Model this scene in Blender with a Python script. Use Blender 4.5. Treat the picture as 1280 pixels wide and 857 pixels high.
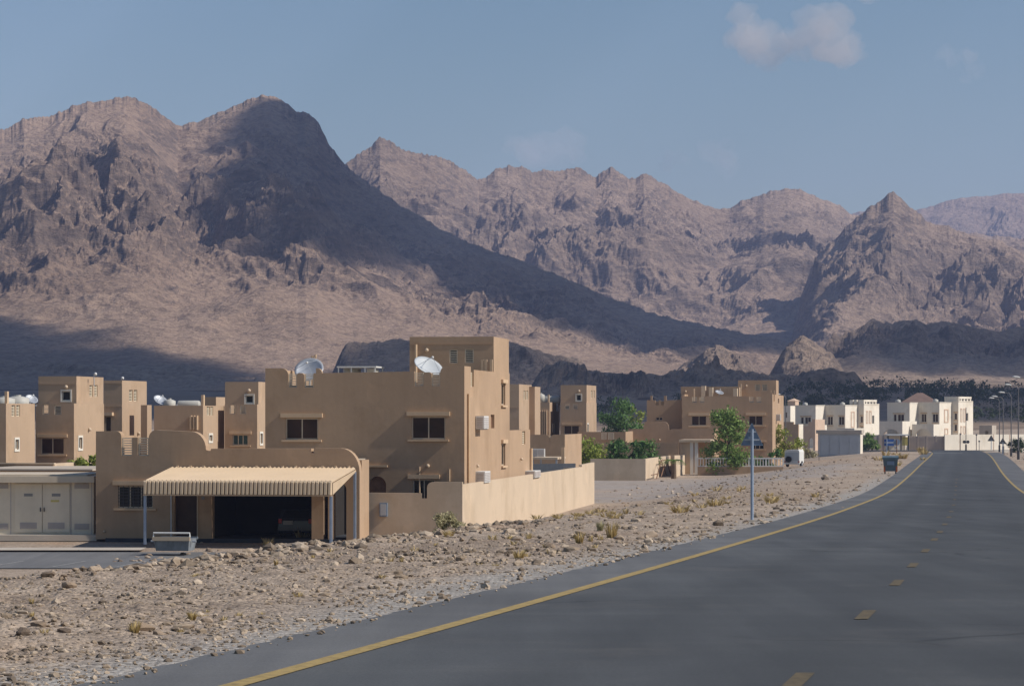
import bpy, bmesh, math, random
import numpy as np
from mathutils import Vector
from mathutils.geometry import tessellate_polygon

for _o in list(bpy.data.objects):
    bpy.data.objects.remove(_o)
S = bpy.context.scene
C = S.collection
RNG = random.Random(7)
NPR = np.random.RandomState(11)

# ------------------------------------------------------------------ camera
F = 3600.0                 # focal length in photograph pixels (1280 wide)
HZ = 518.0                 # level line of the eye in the photograph
camd = bpy.data.cameras.new('camera')
cam = bpy.data.objects.new('camera', camd)
C.objects.link(cam)
cam.location = (0, 0, 0)   # eye height is the zero of all heights
cam.rotation_euler = (math.radians(90), 0, 0)
camd.sensor_width = 36
camd.lens = F / 1280 * 36
camd.shift_y = (HZ - 428.5) / 1280
camd.clip_start = 0.5
camd.clip_end = 30000
S.camera = cam

# ------------------------------------------------------------------ sun, sky, exposure
SUN_EL = math.radians(41)
SUN_AZ = math.radians(12.0)    # clockwise from +X (the right) towards the camera
sun_dir = Vector((math.cos(SUN_EL) * math.cos(SUN_AZ), -math.cos(SUN_EL) * math.sin(SUN_AZ), math.sin(SUN_EL)))
sd = bpy.data.lights.new('sun', 'SUN')
sd.energy = 4.4
sd.angle = math.radians(0.55)
sd.color = (1.0, 0.945, 0.87)
so = bpy.data.objects.new('sun', sd)
C.objects.link(so)
so.rotation_euler = sun_dir.to_track_quat('Z', 'Y').to_euler()
W = bpy.data.worlds.new('World')
S.world = W
W.use_nodes = True
_n = W.node_tree.nodes
_bg = _n['Background']
_sky = _n.new('ShaderNodeTexSky')
_sky.sky_type = 'NISHITA'
_sky.sun_disc = False
_sky.sun_elevation = SUN_EL
_sky.sun_rotation = math.radians(90) + SUN_AZ
_sky.air_density = 1.25
_sky.dust_density = 0.3
_sky.ozone_density = 6.0
W.node_tree.links.new(_sky.outputs[0], _bg.inputs[0])
_bg.inputs[1].default_value = 0.072
S.view_settings.view_transform = 'Standard'
S.view_settings.look = 'None'
S.view_settings.exposure = 0.13
S.view_settings.gamma = 1.0
S.cycles.use_denoising = True
S.cycles.max_bounces = 6
S.cycles.diffuse_bounces = 3
S.cycles.volume_bounces = 1
S.cycles.transparent_max_bounces = 16
S.cycles.sample_clamp_indirect = 4.0

# ------------------------------------------------------------------ noise (numpy)
def _hash(ix, iy, seed):
    h = (ix.astype(np.int64) * 374761393 + iy.astype(np.int64) * 668265263 + seed * 1274126177) & 0xffffffff
    h = ((h ^ (h >> 13)) * 1274126177) & 0xffffffff
    return (h ^ (h >> 16)) & 0xffffffff

def gnoise(x, y, seed=0):
    x = np.asarray(x, float); y = np.asarray(y, float)
    x, y = np.broadcast_arrays(x, y)
    ix = np.floor(x); iy = np.floor(y)
    fx = x - ix; fy = y - iy
    u = fx * fx * fx * (fx * (fx * 6 - 15) + 10); v = fy * fy * fy * (fy * (fy * 6 - 15) + 10)
    def g(dx, dy):
        a = _hash(ix + dx, iy + dy, seed) * (2 * math.pi / 4294967296.0)
        return np.cos(a) * (fx - dx) + np.sin(a) * (fy - dy)
    a = g(0, 0); b = g(1, 0); c = g(0, 1); d = g(1, 1)
    return 1.5 * ((a + (b - a) * u) * (1 - v) + (c + (d - c) * u) * v)

def fbm(x, y, oct=5, seed=0, gain=0.5, lac=2.03):
    s = 0.0; a = 1.0; f = 1.0
    for i in range(oct):
        s = s + a * gnoise(x * f + i * 17.3, y * f - i * 9.1, seed + i)
        a *= gain; f *= lac
    return s

def ridged(x, y, oct=6, seed=0, gain=0.52, lac=2.07):
    s = 0.0; a = 1.0; f = 1.0; w = 1.0; tot = 0
    for i in range(oct):
        n = 1 - np.abs(gnoise(x * f + i * 31.7, y * f + i * 11.9, seed + i)) * 1.25
        n = np.clip(n, 0, 1); n = n * n
        s = s + a * n * w
        w = np.clip(n * 1.6, 0.15, 1)
        tot += a
        a *= gain; f *= lac
    return s / tot

def sstep(a, b, x):
    t = np.clip((np.asarray(x, float) - a) / (b - a), 0, 1)
    return t * t * (3 - 2 * t)

def lut(xs, ys):
    xs = np.array(xs, float); ys = np.array(ys, float)
    def f(x):
        return np.interp(x, xs, ys)
    return f

def slut(xs, ys):
    """smooth (monotone-ish Catmull-Rom) curve through points"""
    xs = np.array(xs, float); ys = np.array(ys, float)
    m = np.gradient(ys, xs)
    def f(x):
        x = np.asarray(x, float)
        xc = np.clip(x, xs[0], xs[-1])
        i = np.clip(np.searchsorted(xs, xc, side='right') - 1, 0, len(xs) - 2)
        h = xs[i + 1] - xs[i]; t = (xc - xs[i]) / h
        t2 = t * t; t3 = t2 * t
        r = (2*t3-3*t2+1)*ys[i] + (t3-2*t2+t)*h*m[i] + (-2*t3+3*t2)*ys[i+1] + (t3-t2)*h*m[i+1]
        return r + np.where(x > xs[-1], (x - xs[-1]) * m[-1], 0) + np.where(x < xs[0], (x - xs[0]) * m[0], 0)
    return f

# ------------------------------------------------------------------ materials
def nt(name):
    m = bpy.data.materials.new(name); m.use_nodes = True
    t = m.node_tree
    b = t.nodes['Principled BSDF']
    return m, t.nodes, t.links, b

def ramp(N, a, b, ca, cb):
    r = N.new('ShaderNodeValToRGB')
    r.color_ramp.elements[0].position = a; r.color_ramp.elements[1].position = b
    r.color_ramp.elements[0].color = (*ca, 1) if len(ca) == 3 else ca
    r.color_ramp.elements[1].color = (*cb, 1) if len(cb) == 3 else cb
    return r

def noise_node(N, L, vec, scale, detail=4, rough=0.55):
    n = N.new('ShaderNodeTexNoise')
    n.inputs['Scale'].default_value = scale; n.inputs['Detail'].default_value = detail
    n.inputs['Roughness'].default_value = rough
    if vec is not None: L.new(vec, n.inputs['Vector'])
    return n

def mixc(N, L, fac, a, b, mode='MIX'):
    m = N.new('ShaderNodeMix'); m.data_type = 'RGBA'; m.blend_type = mode
    if hasattr(fac, 'links'): L.new(fac, m.inputs[0])
    else: m.inputs[0].default_value = fac
    for k, v in ((6, a), (7, b)):
        if hasattr(v, 'links'): L.new(v, m.inputs[k])
        else: m.inputs[k].default_value = (*v, 1)
    return m.outputs[2]

def scl(c, k): return tuple(min(1, x * k) for x in c)

def pmat(name, col, rough=0.85, var=0.12, scale=0.7, fine=9.0, bump=0.15, bdist=0.02, streak=0.0, metal=0.0, spec=0.3):
    m, N, L, b = nt(name)
    tc = N.new('ShaderNodeTexCoord')
    n1 = noise_node(N, L, tc.outputs['Object'], scale, 5)
    r1 = ramp(N, 0.3, 0.7, scl(col, 1 - var), scl(col, 1 + var)); L.new(n1.outputs[0], r1.inputs[0])
    n2 = noise_node(N, L, tc.outputs['Object'], fine, 4)
    r2 = ramp(N, 0.25, 0.75, (1 - var * .7,) * 3, (1, 1, 1)); L.new(n2.outputs[0], r2.inputs[0])
    out = mixc(N, L, 1.0, r1.outputs[0], r2.outputs[0], 'MULTIPLY')
    if name.endswith(('plaster', 'pale')):   # weathering: faded and repaired patches with their own outlines
        n5 = noise_node(N, L, tc.outputs['Object'], 0.22, 7, 0.62); r5 = ramp(N, 0.52, 0.60, (1, 1, 1), (0.90, 0.885, 0.86)); L.new(n5.outputs[0], r5.inputs[0])
        out = mixc(N, L, 1.0, out, r5.outputs[0], 'MULTIPLY')
        n6 = noise_node(N, L, tc.outputs['Object'], 0.55, 2, 0.4); r6 = ramp(N, 0.66, 0.675, (1, 1, 1), (1.07, 1.06, 1.05)); L.new(n6.outputs[0], r6.inputs[0])
        out = mixc(N, L, 1.0, out, r6.outputs[0], 'MULTIPLY')
    if streak:
        mp = N.new('ShaderNodeMapping'); mp.inputs['Scale'].default_value = (3.0, 3.0, 0.16)
        L.new(tc.outputs['Object'], mp.inputs[0])
        n3 = noise_node(N, L, mp.outputs[0], 1.0, 5, 0.6)
        r3 = ramp(N, 0.45, 0.8, (1, 1, 1), (1 - streak,) * 3); L.new(n3.outputs[0], r3.inputs[0])
        out = mixc(N, L, 1.0, out, r3.outputs[0], 'MULTIPLY')
    L.new(out, b.inputs['Base Color'])
    b.inputs['Roughness'].default_value = rough; b.inputs['Metallic'].default_value = metal
    b.inputs['Specular IOR Level'].default_value = spec
    if bump:
        bp = N.new('ShaderNodeBump'); bp.inputs['Strength'].default_value = bump; bp.inputs['Distance'].default_value = bdist
        L.new(n2.outputs[0], bp.inputs['Height']); L.new(bp.outputs[0], b.inputs['Normal'])
    return m

M = {}
M['plaster'] = pmat('sand_plaster', (0.435, 0.299, 0.192), 0.9, 0.08, 0.35, 5, 0.2, streak=0.07)
M['plaster2'] = pmat('sand_plaster_pale', (0.45, 0.321, 0.214), 0.9, 0.07, 0.3, 5, 0.2, streak=0.06)
M['boundary'] = pmat('boundary_plaster', (0.59, 0.462, 0.33), 0.9, 0.07, 0.3, 4, 0.2, streak=0.05)
M['trim'] = pmat('trim_plaster', (0.60, 0.43, 0.275), 0.85, 0.06, 1, 8, 0.1)
M['whitewall'] = pmat('white_plaster', (0.76, 0.69, 0.58), 0.88, 0.06, 0.3, 4, 0.15, streak=0.1)
M['pinkwall'] = pmat('pink_plaster', (0.60, 0.44, 0.33), 0.88, 0.06, 0.3, 4, 0.15)
M['slat'] = pmat('grille_paint', (0.70, 0.61, 0.46), 0.6, 0.06, 2, 9, 0)
M['frame'] = pmat('window_frame_metal', (0.55, 0.45, 0.33), 0.5, 0.05, 2, 9, 0)
M['whiteframe'] = pmat('white_frame_paint', (0.75, 0.70, 0.60), 0.5, 0.04, 2, 9, 0)
M['roofslab'] = pmat('roof_screed', (0.45, 0.38, 0.30), 0.9, 0.1, 0.5, 4, 0.1)
M['concrete'] = pmat('concrete', (0.46, 0.40, 0.33), 0.88, 0.1, 0.6, 6, 0.2)
M['canopy'] = pmat('canopy_sheet', (0.58, 0.44, 0.295), 0.45, 0.05, 0.7, 6, 0.0, streak=0.0)
M['steel'] = pmat('galvanised_steel', (0.45, 0.47, 0.50), 0.45, 0.1, 2, 12, 0.05, metal=0.4)
M['pole'] = pmat('painted_pole', (0.30, 0.36, 0.45), 0.5, 0.1, 3, 12, 0.05, metal=0.2)
M['darksteel'] = pmat('dark_steel', (0.06, 0.06, 0.065), 0.5, 0.1, 3, 12, 0.05)
M['lampsteel'] = pmat('lamp_steel', (0.16, 0.15, 0.15), 0.5, 0.1, 3, 12, 0.05)
M['white'] = pmat('white_paint', (0.66, 0.65, 0.62), 0.5, 0.04, 1, 8, 0.0)
M['dish'] = pmat('dish_paint', (0.48, 0.50, 0.51), 0.5, 0.06, 1, 5, 0.0)
M['cabin'] = pmat('cabin_paint', (0.72, 0.63, 0.485), 0.6, 0.06, 0.8, 6, 0.05, streak=0.08)
M['cabindark'] = pmat('cabin_vent_paint', (0.46, 0.41, 0.38), 0.6, 0.06, 0.8, 6, 0.0)
M['cabinroof'] = pmat('cabin_roof', (0.55, 0.46, 0.35), 0.8, 0.08, 0.6, 6, 0.1)
M['binblue'] = pmat('bin_blue', (0.095, 0.14, 0.165), 0.5, 0.15, 2, 9, 0.05)
M['binred'] = pmat('bin_rust_orange', (0.40, 0.10, 0.03), 0.6, 0.2, 2, 9, 0.05)
M['skip'] = pmat('skip_metal', (0.22, 0.24, 0.255), 0.55, 0.2, 2.5, 9, 0.1, streak=0.3)
M['signback'] = pmat('sign_back', (0.20, 0.26, 0.35), 0.5, 0.08, 3, 9, 0.0, metal=0.2)
M['signblue'] = pmat('sign_blue', (0.03, 0.09, 0.28), 0.5, 0.05, 3, 9, 0.0)
M['yellowboard'] = pmat('yellow_board', (0.60, 0.50, 0.16), 0.6, 0.1, 2, 9, 0.0)
M['kiosk'] = pmat('kiosk_paint', (0.44, 0.46, 0.48), 0.6, 0.08, 0.6, 6, 0.05)
M['gate'] = pmat('gate_paint', (0.46, 0.38, 0.32), 0.6, 0.08, 0.6, 6, 0.05)
M['rubber'] = pmat('tyre_rubber', (0.018, 0.018, 0.018), 0.85, 0.1, 4, 15, 0.05)
M['carpaint'] = pmat('dark_car_paint', (0.025, 0.027, 0.032), 0.25, 0.02, 1, 5, 0.0, spec=0.5)
M['plate'] = pmat('number_plate', (0.25, 0.245, 0.23), 0.5, 0.03, 5, 20, 0.0)
M['redlamp'] = pmat('tail_lamp_red', (0.35, 0.02, 0.015), 0.3, 0.03, 5, 20, 0.0)
M['hiproof'] = pmat('brown_tiles', (0.20, 0.13, 0.10), 0.85, 0.15, 0.6, 5, 0.2)
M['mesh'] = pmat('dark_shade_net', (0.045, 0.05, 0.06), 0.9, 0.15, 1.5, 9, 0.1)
M['tank'] = pmat('water_tank_paint', (0.46, 0.44, 0.39), 0.55, 0.06, 1, 6, 0.0)
M['trunk'] = pmat('bark', (0.15, 0.105, 0.07), 0.95, 0.25, 2.5, 12, 0.4, 0.05)
M['darkdoor'] = pmat('dark_wood', (0.07, 0.04, 0.025), 0.7, 0.15, 2, 9, 0.05)
M['rust'] = pmat('rusty_bar', (0.22, 0.12, 0.07), 0.8, 0.2, 3, 12, 0.1)

def glass_mat(name, col, rough=0.12):
    m, N, L, b = nt(name)
    tc = N.new('ShaderNodeTexCoord')
    n1 = noise_node(N, L, tc.outputs['Object'], 0.9, 3)
    r = ramp(N, 0.3, 0.7, scl(col, 0.6), scl(col, 1.5)); L.new(n1.outputs[0], r.inputs[0])
    L.new(r.outputs[0], b.inputs['Base Color'])
    b.inputs['Roughness'].default_value = rough; b.inputs['Specular IOR Level'].default_value = 0.22
    return m
M['glass'] = glass_mat('brown_glass', (0.040, 0.020, 0.013), 0.3)
M['glassdark'] = glass_mat('dark_glass', (0.012, 0.012, 0.013))
M['glassgreen'] = glass_mat('green_glass', (0.035, 0.06, 0.055))
M['dark'] = pmat('interior_shade', (0.03, 0.025, 0.022), 0.9, 0.1, 1, 5, 0.0)  # near-black colour that paints in the shade of rooms and carport

def leaf_mat(name, c1, c2, tl=0.32):
    m, N, L, b = nt(name)
    g = N.new('ShaderNodeNewGeometry')
    r = ramp(N, 0.0, 1.0, c1, c2); L.new(g.outputs['Random Per Island'], r.inputs[0])
    L.new(r.outputs[0], b.inputs['Base Color'])
    b.inputs['Roughness'].default_value = 0.6; b.inputs['Specular IOR Level'].default_value = 0.25
    tr = N.new('ShaderNodeBsdfTranslucent'); L.new(r.outputs[0], tr.inputs[0])
    mx = N.new('ShaderNodeMixShader'); mx.inputs[0].default_value = tl
    L.new(b.outputs[0], mx.inputs[1]); L.new(tr.outputs[0], mx.inputs[2])
    L.new(mx.outputs[0], N['Material Output'].inputs[0])
    return m
M['leaf_green'] = leaf_mat('leaf_green', (0.09, 0.165, 0.035), (0.29, 0.39, 0.11))
M['leaf_dark'] = leaf_mat('leaf_dark', (0.04, 0.095, 0.024), (0.145, 0.25, 0.065))
M['leaf_yellow'] = leaf_mat('leaf_yellow', (0.13, 0.18, 0.025), (0.36, 0.40, 0.08))
M['leaf_far'] = leaf_mat('leaf_far', (0.022, 0.045, 0.020), (0.06, 0.085, 0.035))
M['drygrass'] = leaf_mat('dry_grass', (0.34, 0.245, 0.095), (0.60, 0.46, 0.22))
M['greygrass'] = leaf_mat('grey_green_grass', (0.32, 0.28, 0.15), (0.50, 0.45, 0.26))

def rock_mat(name, c1, c2, island=True):
    m, N, L, b = nt(name)
    if island:
        g = N.new('ShaderNodeNewGeometry'); src = g.outputs['Random Per Island']
    else:
        oi = N.new('ShaderNodeObjectInfo'); src = oi.outputs['Random']
    r = ramp(N, 0.0, 1.0, c1, c2)
    e = r.color_ramp.elements.new(0.45); e.color = (*[(a * .55 + q * .45) * k for a, q, k in zip(c1, c2, (1.02, 0.97, 0.9))], 1)
    L.new(src, r.inputs[0])
    tc = N.new('ShaderNodeTexCoord')
    n = noise_node(N, L, tc.outputs['Object'], 14, 6, 0.65)
    r2 = ramp(N, 0.3, 0.72, (0.62, 0.6, 0.58), (1.08, 1.06, 1.04)); L.new(n.outputs[0], r2.inputs[0])
    o = mixc(N, L, 1.0, r.outputs[0], r2.outputs[0], 'MULTIPLY')
    L.new(o, b.inputs['Base Color']); b.inputs['Roughness'].default_value = 0.92; b.inputs['Specular IOR Level'].default_value = 0.2
    bp = N.new('ShaderNodeBump'); bp.inputs['Strength'].default_value = 0.5; bp.inputs['Distance'].default_value = 0.02
    L.new(n.outputs[0], bp.inputs['Height']); L.new(bp.outputs[0], b.inputs['Normal'])
    return m
M['rock'] = rock_mat('field_stone', (0.17, 0.130, 0.10), (0.50, 0.40, 0.305), False)
M['gravel'] = rock_mat('gravel_stone', (0.16, 0.128, 0.10), (0.53, 0.435, 0.335), True)

def ground_mat():
    m, N, L, b = nt('gravel_ground')
    g = N.new('ShaderNodeNewGeometry'); P = g.outputs['Position']
    n1 = noise_node(N, L, P, 0.10, 6, 0.6)
    r1 = ramp(N, 0.32, 0.68, (0.335, 0.267, 0.208), (0.45, 0.37, 0.293)); L.new(n1.outputs[0], r1.inputs[0])
    n2 = noise_node(N, L, P, 1.3, 6, 0.65)
    r2 = ramp(N, 0.3, 0.7, (0.75, 0.72, 0.70), (1.12, 1.11, 1.10)); L.new(n2.outputs[0], r2.inputs[0])
    c = mixc(N, L, 1.0, r1.outputs[0], r2.outputs[0], 'MULTIPLY')
    v = N.new('ShaderNodeTexVoronoi'); v.inputs['Scale'].default_value = 16; L.new(P, v.inputs['Vector'])
    rv = ramp(N, 0.0, 1.0, (0.55, 0.53, 0.52), (1.35, 1.33, 1.30)); 
    sep = N.new('ShaderNodeSeparateColor'); L.new(v.outputs['Color'], sep.inputs[0]); L.new(sep.outputs[0], rv.inputs[0])
    c = mixc(N, L, 0.75, c, mixc(N, L, 1.0, c, rv.outputs[0], 'MULTIPLY'))
    # rusty soil patches
    n4 = noise_node(N, L, P, 0.23, 5, 0.6)
    r4 = ramp(N, 0.56, 0.72, (0, 0, 0), (0.5, 0.5, 0.5)); L.new(n4.outputs[0], r4.inputs[0])
    c = mixc(N, L, r4.outputs[0], c, mixc(N, L, 1.0, c, (1.12, 0.92, 0.74), 'MULTIPLY'))
    at_ = N.new('ShaderNodeAttribute'); at_.attribute_name = 'wear'
    sa = N.new('ShaderNodeSeparateColor'); L.new(at_.outputs['Color'], sa.inputs[0])
    c = mixc(N, L, sa.outputs[0], c, mixc(N, L, 1.0, (0.36, 0.315, 0.28), r2.outputs[0], 'MULTIPLY'))
    c = mixc(N, L, sa.outputs[1], c, mixc(N, L, 1.0, (0.36, 0.335, 0.305), rv.outputs[0], 'MULTIPLY'))
    L.new(c, b.inputs['Base Color'])
    b.inputs['Roughness'].default_value = 0.95; b.inputs['Specular IOR Level'].default_value = 0.15
    n3 = noise_node(N, L, P, 7, 6, 0.7)
    bp = N.new('ShaderNodeBump'); bp.inputs['Strength'].default_value = 0.9; bp.inputs['Distance'].default_value = 0.06
    L.new(n3.outputs[0], bp.inputs['Height'])
    bp2 = N.new('ShaderNodeBump'); bp2.inputs['Strength'].default_value = 0.8; bp2.inputs['Distance'].default_value = 0.03
    bp2.invert = True
    L.new(v.outputs['Distance'], bp2.inputs['Height']); L.new(bp.outputs[0], bp2.inputs['Normal'])
    L.new(bp2.outputs[0], b.inputs['Normal'])
    return m
M['ground'] = ground_mat()

def plain_mat():
    m, N, L, b = nt('desert_plain')
    g = N.new('ShaderNodeNewGeometry'); P = g.outputs['Position']
    n1 = noise_node(N, L, P, 0.008, 7, 0.6)
    r1 = ramp(N, 0.35, 0.65, (0.17, 0.125, 0.095), (0.30, 0.225, 0.165)); L.new(n1.outputs[0], r1.inputs[0])
    n2 = noise_node(N, L, P, 0.12, 6, 0.65)
    r2 = ramp(N, 0.3, 0.7, (0.7, 0.7, 0.68), (1.12, 1.11, 1.10)); L.new(n2.outputs[0], r2.inputs[0])
    c = mixc(N, L, 1.0, r1.outputs[0], r2.outputs[0], 'MULTIPLY')
    L.new(c, b.inputs['Base Color']); b.inputs['Roughness'].default_value = 0.95; b.inputs['Specular IOR Level'].default_value = 0.1
    bp = N.new('ShaderNodeBump'); bp.inputs['Strength'].default_value = 0.8; bp.inputs['Distance'].default_value = 1.0
    L.new(n2.outputs[0], bp.inputs['Height']); L.new(bp.outputs[0], b.inputs['Normal'])
    return m
M['plain'] = plain_mat()

def mountain_mat(name, soil1, soil2, rock1, rock2, k=1.0, slope=(0.64, 0.82)):
    """soil on gentle slopes, bare jointed rock where steep; k scales texture lengths"""
    m, N, L, b = nt(name)
    g = N.new('ShaderNodeNewGeometry'); P = g.outputs['Position']
    sepn = N.new('ShaderNodeSeparateXYZ'); L.new(g.outputs['True Normal'], sepn.inputs[0])
    nA = noise_node(N, L, P, 0.006 * k, 7, 0.62)
    soil = ramp(N, 0.33, 0.67, soil1, soil2); L.new(nA.outputs[0], soil.inputs[0])
    mp = N.new('ShaderNodeMapping'); mp.inputs['Scale'].default_value = (0.6, 0.45, 2.4); mp.inputs['Rotation'].default_value = (0.2, 0.5, 0.3)
    L.new(P, mp.inputs[0])
    nB = noise_node(N, L, mp.outputs[0], 0.045 * k, 9, 0.74)
    rock = ramp(N, 0.36, 0.66, rock1, rock2); L.new(nB.outputs[0], rock.inputs[0])
    nC = noise_node(N, L, P, 0.018 * k, 6, 0.65)
    ad = N.new('ShaderNodeMath'); ad.operation = 'MULTIPLY_ADD'; ad.inputs[1].default_value = 0.36; ad.inputs[2].default_value = -0.18
    L.new(nC.outputs[0], ad.inputs[0])
    ad2 = N.new('ShaderNodeMath'); ad2.operation = 'ADD'; L.new(sepn.outputs[2], ad2.inputs[0]); L.new(ad.outputs[0], ad2.inputs[1])
    fr = ramp(N, slope[0], slope[1], (0, 0, 0), (1, 1, 1)); L.new(ad2.outputs[0], fr.inputs[0])
    c = mixc(N, L, fr.outputs[0], rock.outputs[0], soil.outputs[0])
    # scattered boulders, scree and dark shrubs
    nD = noise_node(N, L, P, 0.16 * k, 4, 0.7)
    rD = ramp(N, 0.36, 0.60, (0.70, 0.70, 0.715), (1.12, 1.11, 1.09)); L.new(nD.outputs[0], rD.inputs[0])
    c = mixc(N, L, 1.0, c, rD.outputs[0], 'MULTIPLY')
    vo = N.new('ShaderNodeTexVoronoi'); vo.inputs['Scale'].default_value = 0.22 * k; L.new(P, vo.inputs['Vector'])
    rV = ramp(N, 0.12, 0.3, (0.55, 0.56, 0.55), (1, 1, 1)); L.new(vo.outputs['Distance'], rV.inputs[0])
    c = mixc(N, L, 0.7, c, mixc(N, L, 1.0, c, rV.outputs[0], 'MULTIPLY'))
    L.new(c, b.inputs['Base Color'])
    b.inputs['Roughness'].default_value = 0.95; b.inputs['Specular IOR Level'].default_value = 0.08
    bp = N.new('ShaderNodeBump'); bp.inputs['Strength'].default_value = 1.0; bp.inputs['Distance'].default_value = 8.0 / k
    L.new(nB.outputs[0], bp.inputs['Height'])
    bp2 = N.new('ShaderNodeBump'); bp2.inputs['Strength'].default_value = 0.9; bp2.inputs['Distance'].default_value = 2.2 / k
    L.new(nD.outputs[0], bp2.inputs['Height']); L.new(bp.outputs[0], bp2.inputs['Normal'])
    L.new(bp2.outputs[0], b.inputs['Normal'])
    return m

# ------------------------------------------------------------------ mesh helpers
def grid_mesh(name, X, Y, Z, mat, kind='structure', smooth=True):
    r, c = X.shape
    me = bpy.data.meshes.new(name)
    nv = r * c
    me.vertices.add(nv)
    co = np.stack([X, Y, Z], -1).astype(np.float32).reshape(-1)
    me.vertices.foreach_set('co', co)
    i = (np.arange(r - 1)[:, None] * c + np.arange(c - 1)[None, :]).reshape(-1)
    q = np.stack([i, i + 1, i + c + 1, i + c], -1).astype(np.int32)
    nf = len(q)
    me.loops.add(nf * 4); me.loops.foreach_set('vertex_index', q.reshape(-1))
    me.polygons.add(nf)
    me.polygons.foreach_set('loop_start', np.arange(nf, dtype=np.int32) * 4)
    me.polygons.foreach_set('loop_total', np.full(nf, 4, np.int32))
    me.polygons.foreach_set('use_smooth', np.full(nf, smooth))
    me.update(calc_edges=True)
    me.materials.append(mat)
    o = bpy.data.objects.new(name, me); C.objects.link(o)
    if kind: o['kind'] = kind
    return o

def tri_mesh(name, V, T, mat, smooth=False):
    me = bpy.data.meshes.new(name)
    V = np.asarray(V, np.float32); T = np.asarray(T, np.int32)
    k = T.shape[1]
    me.vertices.add(len(V)); me.vertices.foreach_set('co', V.reshape(-1))
    me.loops.add(len(T) * k); me.loops.foreach_set('vertex_index', T.reshape(-1))
    me.polygons.add(len(T))
    me.polygons.foreach_set('loop_start', np.arange(len(T), dtype=np.int32) * k)
    me.polygons.foreach_set('loop_total', np.full(len(T), k, np.int32))
    me.polygons.foreach_set('use_smooth', np.full(len(T), smooth))
    me.update(calc_edges=True)
    me.materials.append(mat)
    return me

def link(name, me, parent=None):
    o = bpy.data.objects.new(name, me); C.objects.link(o)
    if parent is not None: o.parent = parent
    return o

def tag(o, label, cat, group=None, kind=None):
    o['label'] = label; o['category'] = cat
    if group: o['group'] = group
    if kind: o['kind'] = kind
    return o

def thing(name, label, cat, loc=(0, 0, 0), rz=0.0, group=None):
    o = bpy.data.objects.new(name, None); C.objects.link(o)
    o.location = loc; o.rotation_euler = (0, 0, rz)
    return tag(o, label, cat, group)

class MB:
    def __init__(s): s.v = []; s.f = []
    def add(s, vs, fs):
        b = len(s.v); s.v += [tuple(v) for v in vs]; s.f += [tuple(b + i for i in f) for f in fs]
        return s
    def box(s, a0, a1, b0, b1, c0, c1):
        a0, a1 = sorted((a0, a1)); b0, b1 = sorted((b0, b1)); c0, c1 = sorted((c0, c1))
        vs = [(a0,b0,c0),(a1,b0,c0),(a1,b1,c0),(a0,b1,c0),(a0,b0,c1),(a1,b0,c1),(a1,b1,c1),(a0,b1,c1)]
        return s.add(vs, [(0,3,2,1),(4,5,6,7),(0,1,5,4),(1,2,6,5),(2,3,7,6),(3,0,4,7)])
    def prism(s, loops, f):
        fl = [p for lp in loops for p in lp]; n = len(fl)
        tr = tessellate_polygon([[Vector((a, b, 0)) for a, b in lp] for lp in loops])
        vs = [f(a, b, 0) for a, b in fl] + [f(a, b, 1) for a, b in fl]
        fs = []
        for t in tr:
            fs.append(tuple(t)); fs.append(tuple(i + n for i in reversed(t)))
        k = 0
        for lp in loops:
            m = len(lp)
            for i in range(m):
                j = (i + 1) % m
                fs.append((k + i, k + j, n + k + j, n + k + i))
            k += m
        return s.add(vs, fs)
    def front(s, loops, v0, v1):   # outline in (u, z), thickness along v
        return s.prism(loops, lambda a, b, w: (a, v1 if w else v0, b))
    def side(s, loops, u0, u1):    # outline in (v, z), thickness along u
        return s.prism(loops, lambda a, b, w: (u1 if w else u0, a, b))
    def flat(s, loops, z0, z1):
        return s.prism(loops, lambda a, b, w: (a, b, z1 if w else z0))
    def tube(s, pts, radii, n=8, cap=True):
        pts = [Vector(p) for p in pts]
        if not hasattr(radii, '__len__'): radii = [radii] * len(pts)
        vs = []; up = Vector((0.31, 0.87, 0.39))
        for i, p in enumerate(pts):
            d = (pts[min(i + 1, len(pts) - 1)] - pts[max(i - 1, 0)]).normalized()
            a = d.cross(up)
            if a.length < 1e-3: a = d.cross(Vector((1, 0, 0)))
            a.normalize(); bb = d.cross(a)
            for k in range(n):
                t = 2 * math.pi * k / n
                vs.append(p + (a * math.cos(t) + bb * math.sin(t)) * radii[i])
        fs = []
        for i in range(len(pts) - 1):
            for k in range(n):
                k2 = (k + 1) % n
                fs.append((i*n+k, i*n+k2, (i+1)*n+k2, (i+1)*n+k))
        if cap:
            fs.append(tuple(range(n - 1, -1, -1))); fs.append(tuple((len(pts)-1)*n + k for k in range(n)))
        return s.add(vs, fs)
    def disc(s, c, axis, r, h, n=16):
        c = Vector(c); ax = Vector(axis).normalized()
        return s.tube([c - ax * h / 2, c + ax * h / 2], r, n)
    def ball(s, c, r, n=8, m=5):
        vs = []; fs = []
        for i in range(m + 1):
            ph = math.pi * i / m
            for k in range(n):
                t = 2 * math.pi * k / n
                vs.append((c[0] + r*math.sin(ph)*math.cos(t), c[1] + r*math.sin(ph)*math.sin(t), c[2] + r*math.cos(ph)))
        for i in range(m):
            for k in range(n):
                k2 = (k + 1) % n
                fs.append((i*n+k, i*n+k2, (i+1)*n+k2, (i+1)*n+k))
        return s.add(vs, fs)
    def build(s, name, mat, parent=None, smooth=False, label=None):
        me = bpy.data.meshes.new(name)
        me.from_pydata(s.v, [], s.f)
        bm = bmesh.new(); bm.from_mesh(me)
        bmesh.ops.recalc_face_normals(bm, faces=bm.faces)
        bm.to_mesh(me); bm.free()
        if smooth:
            for p in me.polygons: p.use_smooth = True
        me.materials.append(M[mat] if isinstance(mat, str) else mat)
        o = link(name, me, parent)
        if label: o['label'] = label
        return o

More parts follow.
